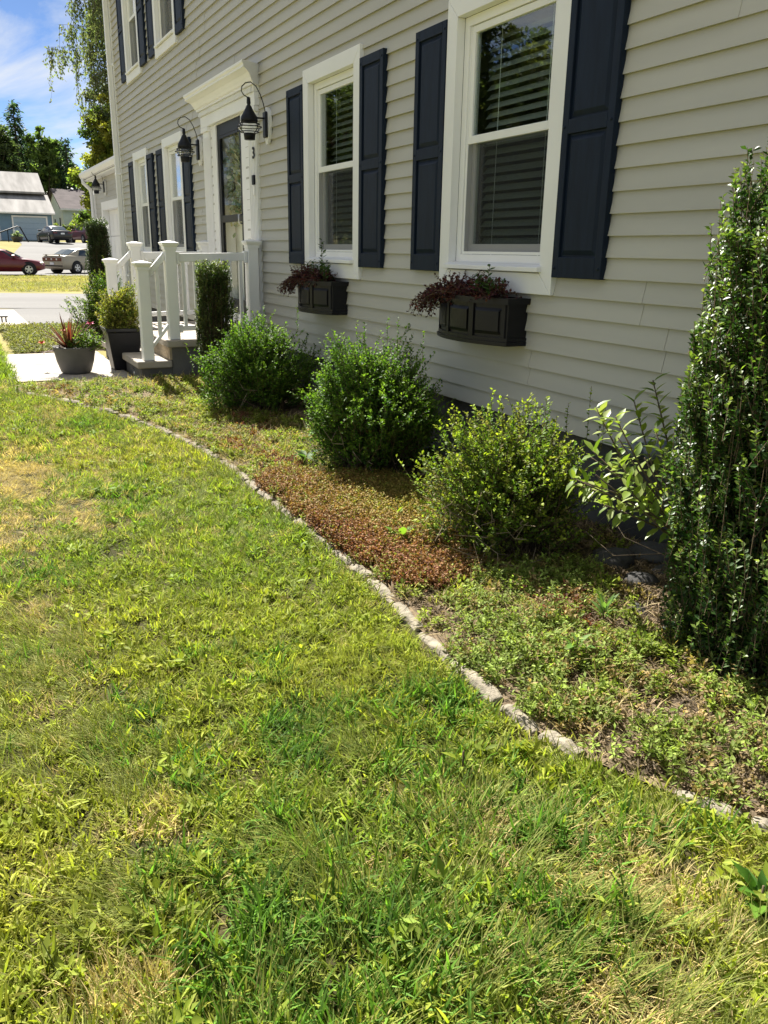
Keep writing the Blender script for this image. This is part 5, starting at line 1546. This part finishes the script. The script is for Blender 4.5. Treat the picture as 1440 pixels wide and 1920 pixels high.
# ------------------------------------------------------------------ grass and ground cover
def blade_tuft(nb, length, width, lean, spread, dry, seed, curl=.6, comb=None, nseg=3):
    g = np.random.default_rng(seed); V, T, C = [], [], []
    for i in range(nb):
        a = g.uniform(0, 6.283) if comb is None else comb + g.normal() * .45
        r = spread * math.sqrt(g.random()); a2 = g.uniform(0, 6.283); p = np.array([r * math.cos(a2), r * math.sin(a2), -.004])
        L_ = length * g.uniform(.55, 1.25); el = R(90) - abs(g.normal()) * .25 - lean * g.uniform(.5, 1.2); el = max(el, .12)
        d = np.array([math.cos(a) * math.cos(el), math.sin(a) * math.cos(el), math.sin(el)]); side = np.array([-math.sin(a), math.cos(a), 0]); side = side + np.array([0, 0, g.normal() * .3]); side /= np.linalg.norm(side)
        w_ = width * g.uniform(.7, 1.25); o = len(V); br = g.uniform(.42, 1.5); dr = dry * g.random() + (dry > .3) * .3 * g.random()
        for j in range(nseg + 1):
            u = j / nseg; ww = w_ * (1 - u ** 2.2) * (.65 + .7 * u * (1 - u) * 2) * .5
            V += [p - side * ww, p + side * ww] if j < nseg else [p]; C += [(br, u, dr)] * (2 if j < nseg else 1)
            p = p + d * L_ / nseg; d = d + np.array([0, 0, -curl * g.uniform(.5, 1.2) / nseg]); d /= np.linalg.norm(d)
            if p[2] < .002: p[2] = .002
        for j in range(nseg - 1): T += [(o + 2 * j, o + 2 * j + 1, o + 2 * j + 3), (o + 2 * j, o + 2 * j + 3, o + 2 * j + 2)]
        j = nseg - 1; T.append((o + 2 * j, o + 2 * j + 1, o + 2 * j + 2))
    return np.array(V), np.array(T), np.array(C)


def leaf_tuft(ns, height, perst, L_, W_, seed, spread=.03, shape='small', dry=.3):
    g = np.random.default_rng(seed); P, D, C = [], [], []; A, Bq = [], []
    for i in range(ns):
        r = spread * math.sqrt(g.random()); a = g.uniform(0, 6.283); b0 = np.array([r * math.cos(a), r * math.sin(a), 0]); d = unit(np.array([g.normal() * .45, g.normal() * .45, 1.0])); h = height * g.uniform(.5, 1.2)
        A.append(b0); Bq.append(b0 + d * h); u = (.25 + .75 * (np.arange(perst) + g.random(perst)) / perst)[:, None]
        P.append(b0 + d * h * u); q = rdir(perst, g); D.append(q * np.array([1, 1, .5]) + d * .35); C.append(np.stack([g.uniform(.6, 1.4, perst), u[:, 0], np.full(perst, dry) * g.random(perst)], 1))
    P = np.concatenate(P); D = np.concatenate(D); C = np.concatenate(C); n = len(P)
    V, T, Cc = leaves(P, D, rdir(n, g) * .4 + np.array([0, 0, 1]), L_ * g.uniform(.6, 1.25, n), W_ * g.uniform(.7, 1.2, n), C, shape, .15)
    V2, T2 = sticks(A, Bq, .0012, .0008); C2 = np.tile([.6, .3, .9], (len(V2), 1))
    return np.concatenate([V, V2]), np.concatenate([T, T2 + len(V)]), np.concatenate([Cc, C2])


def scatter(name, label, cat, variants, m, P, rz, sc, idx, tint, tilt=.12, seed=0):
    g = np.random.default_rng(seed)
    cl = bpy.data.collections.new(name + '_kinds')
    for i, (V, T, C) in enumerate(variants):
        me = bpy.data.meshes.new('%s_%02d' % (name, i)); V = np.asarray(V, np.float32)
        me.vertices.add(len(V)); me.vertices.foreach_set('co', V.ravel()); T = np.asarray(T, np.int32)
        me.loops.add(T.size); me.loops.foreach_set('vertex_index', T.ravel()); me.polygons.add(len(T)); me.polygons.foreach_set('loop_start', np.arange(0, T.size, 3, dtype=np.int32))
        me.update(calc_edges=True); at = me.attributes.new('col', 'FLOAT_COLOR', 'POINT'); at.data.foreach_set('color', np.concatenate([C, np.ones((len(C), 1))], 1).astype(np.float32).ravel())
        me.materials.append(m); o = bpy.data.objects.new('%s_%02d' % (name, i), me); cl.objects.link(o)
    me = bpy.data.meshes.new(name); n = len(P)
    me.vertices.add(n); me.vertices.foreach_set('co', np.asarray(P, np.float32).ravel())
    rot = np.stack([tilt * g.normal(size=n), tilt * g.normal(size=n), rz], 1).astype(np.float32)
    a = me.attributes.new('rot', 'FLOAT_VECTOR', 'POINT'); a.data.foreach_set('vector', rot.ravel())
    a = me.attributes.new('scl', 'FLOAT', 'POINT'); a.data.foreach_set('value', np.asarray(sc, np.float32))
    a = me.attributes.new('idx', 'INT', 'POINT'); a.data.foreach_set('value', np.asarray(idx, np.int32))
    a = me.attributes.new('tint', 'FLOAT_COLOR', 'POINT'); a.data.foreach_set('color', np.concatenate([tint, np.ones((n, 1))], 1).astype(np.float32).ravel())
    o = bpy.data.objects.new(name, me); COL.objects.link(o); tag(o, label, cat, None, 'stuff')
    ng = bpy.data.node_groups.new(name, 'GeometryNodeTree')
    ng.interface.new_socket('Geometry', in_out='INPUT', socket_type='NodeSocketGeometry'); ng.interface.new_socket('Geometry', in_out='OUTPUT', socket_type='NodeSocketGeometry')
    gi = ng.nodes.new('NodeGroupInput'); go = ng.nodes.new('NodeGroupOutput'); ip = ng.nodes.new('GeometryNodeInstanceOnPoints'); ci = ng.nodes.new('GeometryNodeCollectionInfo')
    ci.inputs['Collection'].default_value = cl; ci.inputs['Separate Children'].default_value = True; ci.inputs['Reset Children'].default_value = True
    def na(nm, dt):
        q = ng.nodes.new('GeometryNodeInputNamedAttribute'); q.data_type = dt; q.inputs['Name'].default_value = nm; return q.outputs['Attribute']
    ng.links.new(gi.outputs[0], ip.inputs['Points']); ng.links.new(ci.outputs[0], ip.inputs['Instance']); ip.inputs['Pick Instance'].default_value = True
    ng.links.new(na('idx', 'INT'), ip.inputs['Instance Index']); ng.links.new(na('rot', 'FLOAT_VECTOR'), ip.inputs['Rotation']); ng.links.new(na('scl', 'FLOAT'), ip.inputs['Scale'])
    ng.links.new(ip.outputs[0], go.inputs[0])
    mo = o.modifiers.new('scatter', 'NODES'); mo.node_group = ng
    return o


def rpts(n, x0, x1, fy0, fy1, g):
    x = g.uniform(x0, x1, n); return x, fy0(x) + (fy1(x) - fy0(x)) * g.random(n)


def gauss(x, y, lst):
    s_ = np.zeros_like(x)
    for cx, cy, rx, ry, a in lst: s_ = np.maximum(s_, a * np.exp(-((x - cx) / rx) ** 2 - ((y - cy) / ry) ** 2))
    return s_


# where the lawn has dried out and where coarse dark clumps stand
DRY = [(-5.4, .22, .9, .28, 1.0), (-4.4, .12, .5, .22, .9), (-4.7, .45, .5, .12, .8), (-1.06, 1.26, .12, .06, 1.0), (-1.17, 1.19, .06, .04, .6), (-1.33, .14, .12, .10, .9), (-1.8, .29, .10, .07, .8), (-7.1, .62, .6, .18, .55), (-6.0, .75, .5, .1, .5),
       (-2.6, .12, .3, .12, .5), (-3.2, .16, .3, .12, .6), (-.85, 1.0, .15, .12, .6), (-5.0, .75, .4, .1, .45), (-6.2, 1.1, .5, .1, .45), (-1.35, .75, .08, .1, .4)]
DARK = [(-5.32, .43, .22, .09, 1.0), (-2.02, .74, .14, .10, 1.0), (-3.74, .17, .2, .1, .7), (-2.28, .33, .2, .1, .7), (-1.61, .97, .25, .15, .6), (-1.35, 1.12, .25, .14, .8), (-1.45, .40, .25, .16, .7), (-1.25, .65, .2, .2, .7), (-4.6, .75, .25, .1, .4), (-1.05, .95, .2, .12, .7)]
FINE = [(-2.9, .13, .5, .12, .9), (-2.2, .25, .25, .1, .8), (-1.4, 1.08, .16, .10, .8), (-1.12, 1.08, .12, .10, .9), (-.95, 1.05, .2, .15, .9), (-1.35, .55, .15, .12, .8), (-1.5, .2, .15, .1, .7), (-5.3, .4, .4, .1, .5)]
g = np.random.default_rng(77)
LX0, LX1 = -8.55, .3
n = 50000
# denser close to the camera
u = g.random(n); x = LX1 - (LX1 - LX0) * u ** 1.35
ey = edge_y(x); y = -1.3 + (ey - .046 - .03 * sstep(-4.5, -6.5, x) + 1.3) * g.random(n) ** .8
keep = (y > -.35 - .06 * (-x)) | (g.random(n) < .35)
x, y = x[keep], y[keep]; n = len(x)
dry = gauss(x, y, DRY) * (.35 + 1.1 * fbm(x, y, 7.0, 111)) + .40 * sstep(.58, .85, fbm(x, y, 1.9, 3)) + .3 * sstep(-2.5, -6.5, x) * fbm(x, y, 2.6, 9) + .05
dark = gauss(x, y, DARK) * .9 + .5 * sstep(.6, .8, fbm(x, y, 2.4, 21))
fine = sstep(.52, .66, fbm(x, y, 1.6, 31))
crab = [blade_tuft(15, .046, .0060, .90, .042, .45, 200 + i, .6) for i in range(3)] + [blade_tuft(16, .038, .0052, .65, .036, .4, 203 + i, .9) for i in range(3)]
fescue = [blade_tuft(22, .085, .0023, .75, .022, .5, 220 + i, .9, 0.0) for i in range(4)]
dead = [blade_tuft(22, .050, .0020, 1.0, .030, .6, 240 + i, .8, 0.0 if i % 2 else None) for i in range(4)]
clump = [blade_tuft(12, .075, .0058, .72, .026, .15, 260 + i, .7) for i in range(4)]
weed = [leaf_tuft(5, .035, 5, .030, .013, 280 + i, .03, 'small', .2) for i in range(3)]
lawn_variants = crab + fescue + dead + clump + weed
rr = g.random(n); idx = g.integers(0, 6, n)
fine = np.maximum(.30 * sstep(.66, .8, fbm(x, y, 1.6, 31)), .7 * gauss(x, y, FINE))
sel = (rr < .05) | (g.random(n) < fine); idx = np.where(sel, g.integers(6, 10, n), idx)
sel = g.random(n) < .009; idx = np.where(sel, g.integers(18, 21, n), idx)
sel = g.random(n) < dark * .6; idx = np.where(sel, g.integers(14, 18, n), idx)
isdry = g.random(n) < dry; idx = np.where(isdry, g.integers(10, 14, n), idx)
thin = (isdry & (g.random(n) < .25)) | ((fbm(x, y, 11.0, 101) < .42) & (g.random(n) < .65))
f1 = fbm(x, y, 1.2, 51)[:, None]; f2 = g.random((n, 1))
f1 = np.clip(f1 * 1.5 - .25, 0, 1)
green = np.array([.13, .225, .026]) * (1 - f1) + np.array([.26, .30, .036]) * f1
green = green * (.8 + .4 * f2) + np.array([.06, .035, .0]) * (g.random((n, 1)) < .2)
dk = np.array([.10, .21, .03]); fe = np.array([.17, .24, .05])
tint = np.where((idx >= 14)[:, None] & (idx < 18)[:, None], dk * (.8 + .5 * f2), green)
tint = np.where(((idx >= 6) & (idx < 10))[:, None], fe * (.75 + .5 * f2) * (1 - .35 * f1) + .35 * f1 * np.array([.26, .26, .08]), tint)
tint = np.where(((idx >= 10) & (idx < 14))[:, None], np.array([.52, .41, .20]) * (.65 + .6 * f2), tint)
rz = g.uniform(0, 6.283, n); comb_dir = 6.283 * fbm(x, y, .8, 61) * 1.6 - 1.0
rz = np.where((idx >= 6) & (idx < 14), comb_dir + .35 * g.normal(size=n), rz)
P = np.stack([x, y, G(x, y) + .022 + .03 * (fbm(x, y, 3.0) - .5)], 1)
k_ = ~thin
sc = g.uniform(.75, 1.25, n) * (1 + .25 * sstep(-3, -8, x)) * (1 + .22 * sstep(-2.2, -1.2, x))
scatter('lawn_grass', 'patchy sunlit lawn of coarse and fine grass blades with dry spots', 'grass', lawn_variants, M['blade'], P[k_], rz[k_], sc[k_], idx[k_], tint[k_], .24, 1)

# lawn further out, to the left and over the street
n = 13000
x = g.uniform(-16.5, -8.5, n); y = g.uniform(-1.6, .50, n); k_ = y < .475
x, y = x[k_], y[k_]; n = len(x); f1 = fbm(x, y, .9, 5)[:, None]
tint = (np.array([.16, .27, .025]) * (1 - f1) + np.array([.26, .32, .03]) * f1) * g.uniform(.75, 1.25, (n, 1))
scatter('path_side_grass', 'bright green grass along the left edge of the walkway', 'grass', crab + clump, M['blade'], np.stack([x, y, G(x, y)], 1), g.uniform(0, 6.28, n), g.uniform(1.1, 1.8, n), g.integers(0, 8, n), tint, .15, 2)
n = 9000
x = g.uniform(-50, -29.6, n); y = g.uniform(-1.5, 8.5, n); x = x - 0.0
k_ = x < -29.2 + .32 * (y - 1); x, y = x[k_], y[k_]; n = len(x); f1 = np.clip(fbm(x, y, .35, 15) * 1.6 - .3, 0, 1)[:, None]
tint = (np.array([.15, .19, .05]) * (1 - f1) + np.array([.38, .32, .15]) * f1) * g.uniform(.75, 1.25, (n, 1))
scatter('verge_grass', 'dry yellowing grass strip between street and parked cars', 'grass', crab + dead, M['blade'], np.stack([x, y, G(x, y)], 1), g.uniform(0, 6.28, n), g.uniform(2.0, 3.4, n), g.integers(0, 10, n), tint, .15, 3)

# planting bed
fol = [leaf_tuft(7, .042, 7, .021, .0105, 300 + i, .05, 'small', .35) for i in range(4)]
wisp = [leaf_tuft(7, .065, 9, .020, .008, 310 + i, .06, 'small', .25) for i in range(3)]
bedgrass = [blade_tuft(10, .055, .0042, .9, .03, .5, 320 + i, .7) for i in range(4)]
bsprig = [leaf_tuft(9, .055, 7, .012, .0085, 330 + i, .04, 'small', .55) for i in range(5)]
straw = [blade_tuft(12, .10, .0025, 1.15, .04, .7, 340 + i, .6) for i in range(3)]
mulch = [blade_tuft(9, .03, .008, 1.35, .045, .2, 350 + i, .1) for i in range(3)]
BR = [(-4.55, 1.72, .35, .22), (-4.1, 1.85, .6, .34), (-3.55, 1.80, .55, .32), (-3.15, 1.78, .45, .26), (-3.7, 2.2, .5, .25), (-4.2, 2.15, .5, .22)]
g = np.random.default_rng(88)
n = 15000; x = -4.9 + 2.3 * g.random(n); y = 1.5 + 1.05 * g.random(n)
bz = gauss(x, y, [(a, b_, c, d, 1.0) for a, b_, c, d in BR]); k_ = (bz > .42 + .55 * (fbm(x, y, 5, 3) - .5) + .18 * g.random(n)) & (y > edge_y(x) + .035); x, y = x[k_], y[k_]; n = len(x)
f1 = np.clip(.25 + 1.1 * (y - 1.75) + .7 * (fbm(x, y, 2.5, 71) - .5), 0, 1)[:, None]; f2 = g.random((n, 1))
tint = (np.array([.21, .072, .042]) * (1 - f1) + np.array([.31, .255, .06]) * f1) * (.55 + .8 * f2)
tint = np.where(g.random((n, 1)) < .11 + .27 * f1, np.array([.22, .27, .04]), tint)
P = np.stack([x, y, G(x, y) + .032 + .03 * (fbm(x, y, 3.0) - .5)], 1)
scatter('bronze_ground_cover', 'reddish bronze low ground cover with tiny leaves inside the edging', 'ground cover', bsprig, M['bronze'], P, g.uniform(0, 6.28, n), g.uniform(.75, 1.3, n), g.integers(0, 5, n), tint, .15, 4)

n = 17000; u = g.random(n); x = -.3 - 8.1 * u; y = edge_y(x) + .03 + (2.90 - edge_y(x) - .03) * g.random(n)
bz = gauss(x, y, [(a, b_, c, d, 1.0) for a, b_, c, d in BR]); shade = gauss(x, y, [(-3.1, 2.45, .55, .42, 1.), (-4.75, 2.45, .65, .42, 1.), (-6.8, 2.45, .7, .42, 1.), (-1.6, 2.5, .75, .5, 1.), (-2.5, 2.75, .5, .35, 1.), (-3.9, 2.75, .5, .25, 1)])
k_ = (bz < .42) & (shade < .55 + .35 * g.random(n)) & ((y < 2.45) | (g.random(n) < .12)) & ((x < -3.0) | (fbm(x, y, 3.2, 33) > .36)) & (fbm(x, y, 9.0, 43) > .37 + .05 * (x > -3.2)) & (~((x < -8.3) & (y > 1.5)))
x, y = x[k_], y[k_]; n = len(x); near = sstep(-3.3, -2.4, x); r1 = g.random(n)
kind = np.where(r1 < .30, 0, np.where(r1 < .60, 2, 4)); wz = fbm(x, y, 2.2, 81)
kind = np.where((r1 < .5 * near) & (wz > .5), 1, kind); kind = np.where((r1 > .86) & (near > .3), 5, kind)
idx = np.where(kind == 0, g.integers(0, 4, n), np.where(kind == 1, g.integers(4, 7, n), np.where(kind == 2, g.integers(7, 11, n), np.where(kind == 4, g.integers(11, 14, n), g.integers(14, 17, n)))))
f1 = fbm(x, y, 1.6, 91)[:, None]; f2 = g.random((n, 1))
tint = np.where((kind == 1)[:, None], np.array([.24, .33, .07]), np.array([.15, .25, .03]) * (1 - f1) + np.array([.29, .34, .05]) * f1)
tint = np.where((kind == 2)[:, None], np.array([.19, .26, .045]) * (1 - f1) + np.array([.31, .29, .09]) * f1, tint)
tint = np.where((kind == 4)[:, None], np.array([.50, .41, .24]), tint); tint = np.where((kind == 5)[:, None], np.array([.30, .20, .12]), tint)
red = gauss(x, y, [(-5.55, 1.72, .28, .10, 1.), (-5.2, 1.85, .3, .12, .8), (-7.9, .72, .25, .15, .9), (-6.3, 2.0, .4, .15, .5), (-2.3, 2.05, .2, .12, .5)])
tint = np.where((g.random(n) < red)[:, None], np.array([.17, .045, .035]), tint) * (.5 + .75 * f2)
tint = np.where(((kind < 3) & (g.random(n) < .18))[:, None], np.array([.33, .24, .11]) * (.6 + .7 * f2), tint)
P = np.stack([x, y, G(x, y) + .032 + .03 * (fbm(x, y, 3.0) - .5)], 1)
scatter('bed_weeds', 'mixed low weeds, straw and seedlings covering the planting bed', 'weeds', fol + wisp + bedgrass + straw + mulch, M['blade'], P, g.uniform(0, 6.28, n), g.uniform(.7, 1.3, n), idx, tint, .2, 5)
n = 3000; x = g.uniform(-15.6, -11.2, n); y = g.uniform(.66, 2.3, n); k_ = fbm(x, y, 1.0, 7) > .42 - .25 * (x < -12.3); x, y = x[k_], y[k_]; n = len(x); f1 = fbm(x, y, 1.5, 17)[:, None]
tint = (np.array([.09, .15, .035]) * (1 - f1) + np.array([.24, .22, .09]) * f1) * g.uniform(.7, 1.3, (n, 1))
scatter('side_bed_weeds', 'rambling weeds in the small bed beyond the walkway', 'weeds', fol + bedgrass, M['blade'], np.stack([x, y, G(x, y)], 1), g.uniform(0, 6.28, n), g.uniform(1.1, 2.0, n), g.integers(0, 8, n), tint, .2, 6)
n = 12000; x = g.uniform(-5.2, -.4, n); y = g.uniform(1.52, 2.92, n); k_ = y > edge_y(x) + .04; x, y = x[k_], y[k_]; n = len(x); tint = np.array([.20, .145, .09]) * g.uniform(.4, 1.6, (n, 1))
scatter('leaf_mulch', 'dry brown leaf litter and mulch under the shrubs', 'mulch', mulch, M['straw'], np.stack([x, y, G(x, y) + .034 + .03 * (fbm(x, y, 3.0) - .5)], 1), g.uniform(0, 6.28, n), g.uniform(.7, 1.3, n), g.integers(0, 3, n), tint, .2, 7)


# single weeds that stand out
def rosette(name, label, loc, nl, L_, W_, pal, seed, el=(.35, 1.1)):
    g = random.Random(seed); t = thing(name, label, 'weed', loc, 0)
    for i in range(nl):
        a = i * 2.4 + g.uniform(-.3, .3); e = g.uniform(*el); k = g.uniform(.6, 1.1)
        V, T, C = leaves(np.array([[.01 * math.cos(a), .01 * math.sin(a), .01 + .05 * i / nl]]), np.array([[math.cos(a) * math.cos(e), math.sin(a) * math.cos(e), math.sin(e)]]), np.array([[0, 0, 1.]]), L_ * k, W_ * k, np.array([pal[i % len(pal)]]), 'oval', .14, .25)
        arr_mesh('leaf', V, T, C, M['leaf'], t, smooth=True)
    B().tube([(0, 0, -.01), (0, 0, .08)], .003, 5).build('stem', M['twig'], t, local=True)


BRI = [(.13, .26, .03), (.17, .30, .035), (.10, .21, .03)]
rosette('dock_weed', 'bright green broad leaved weed in the middle of the bronze ground cover', (-3.33, 1.82, .02), 15, .105, .042, BRI, 1)
rosette('seedling', 'small lime green seedling just behind the broad leaved weed', (-3.66, 1.97, .04), 9, .065, .024, [(.22, .30, .03), (.17, .26, .03)], 2)
rosette('seedling', 'bright seedling in the shade edge below the yellow green boxwood', (-3.72, 2.55, .04), 8, .07, .03, [(.22, .30, .03), (.17, .26, .03)], 3)
rosette('nettle_weed', 'light green spreading weed among the pale wispy growth near the edging', (-2.02, 1.82, .04), 12, .075, .026, [(.12, .23, .04), (.15, .25, .05)], 4)
rosette('goldenrod_shoot', 'upright pale green shoot in front of the holly bush', (-2.22, 2.12, .04), 14, .085, .02, [(.14, .24, .06), (.11, .19, .05)], 5, (.6, 1.35))
rosette('corner_weed', 'broad leaved green weed at the right frame edge beside the dry patch', (-.93, 1.44, .0), 18, .085, .035, [(.10, .22, .03), (.13, .25, .03), (.07, .16, .025)], 6)
rosette('shade_weed', 'dark green leafy weed under the middle boxwood', (-5.0, 1.98, .03), 12, .13, .05, [(.05, .11, .03), (.07, .14, .03)], 7)
rosette('yellow_weed', 'yellow tipped star shaped weed in the lawn near the edging', (-1.63, 1.10, .02), 9, .05, .016, [(.24, .30, .03)], 8)
t = thing('fallen_twig', 'bare pale twig lying at the lower right corner', 'twig', (-.86, 1.40, .03))
B().tube([(0, .05, .05), (-.02, 0, .02), (-.05, -.06, .01), (-.06, -.09, .02)], [.004, .005, .004, .002], 6).build('stick', M['twig'], t, local=True)
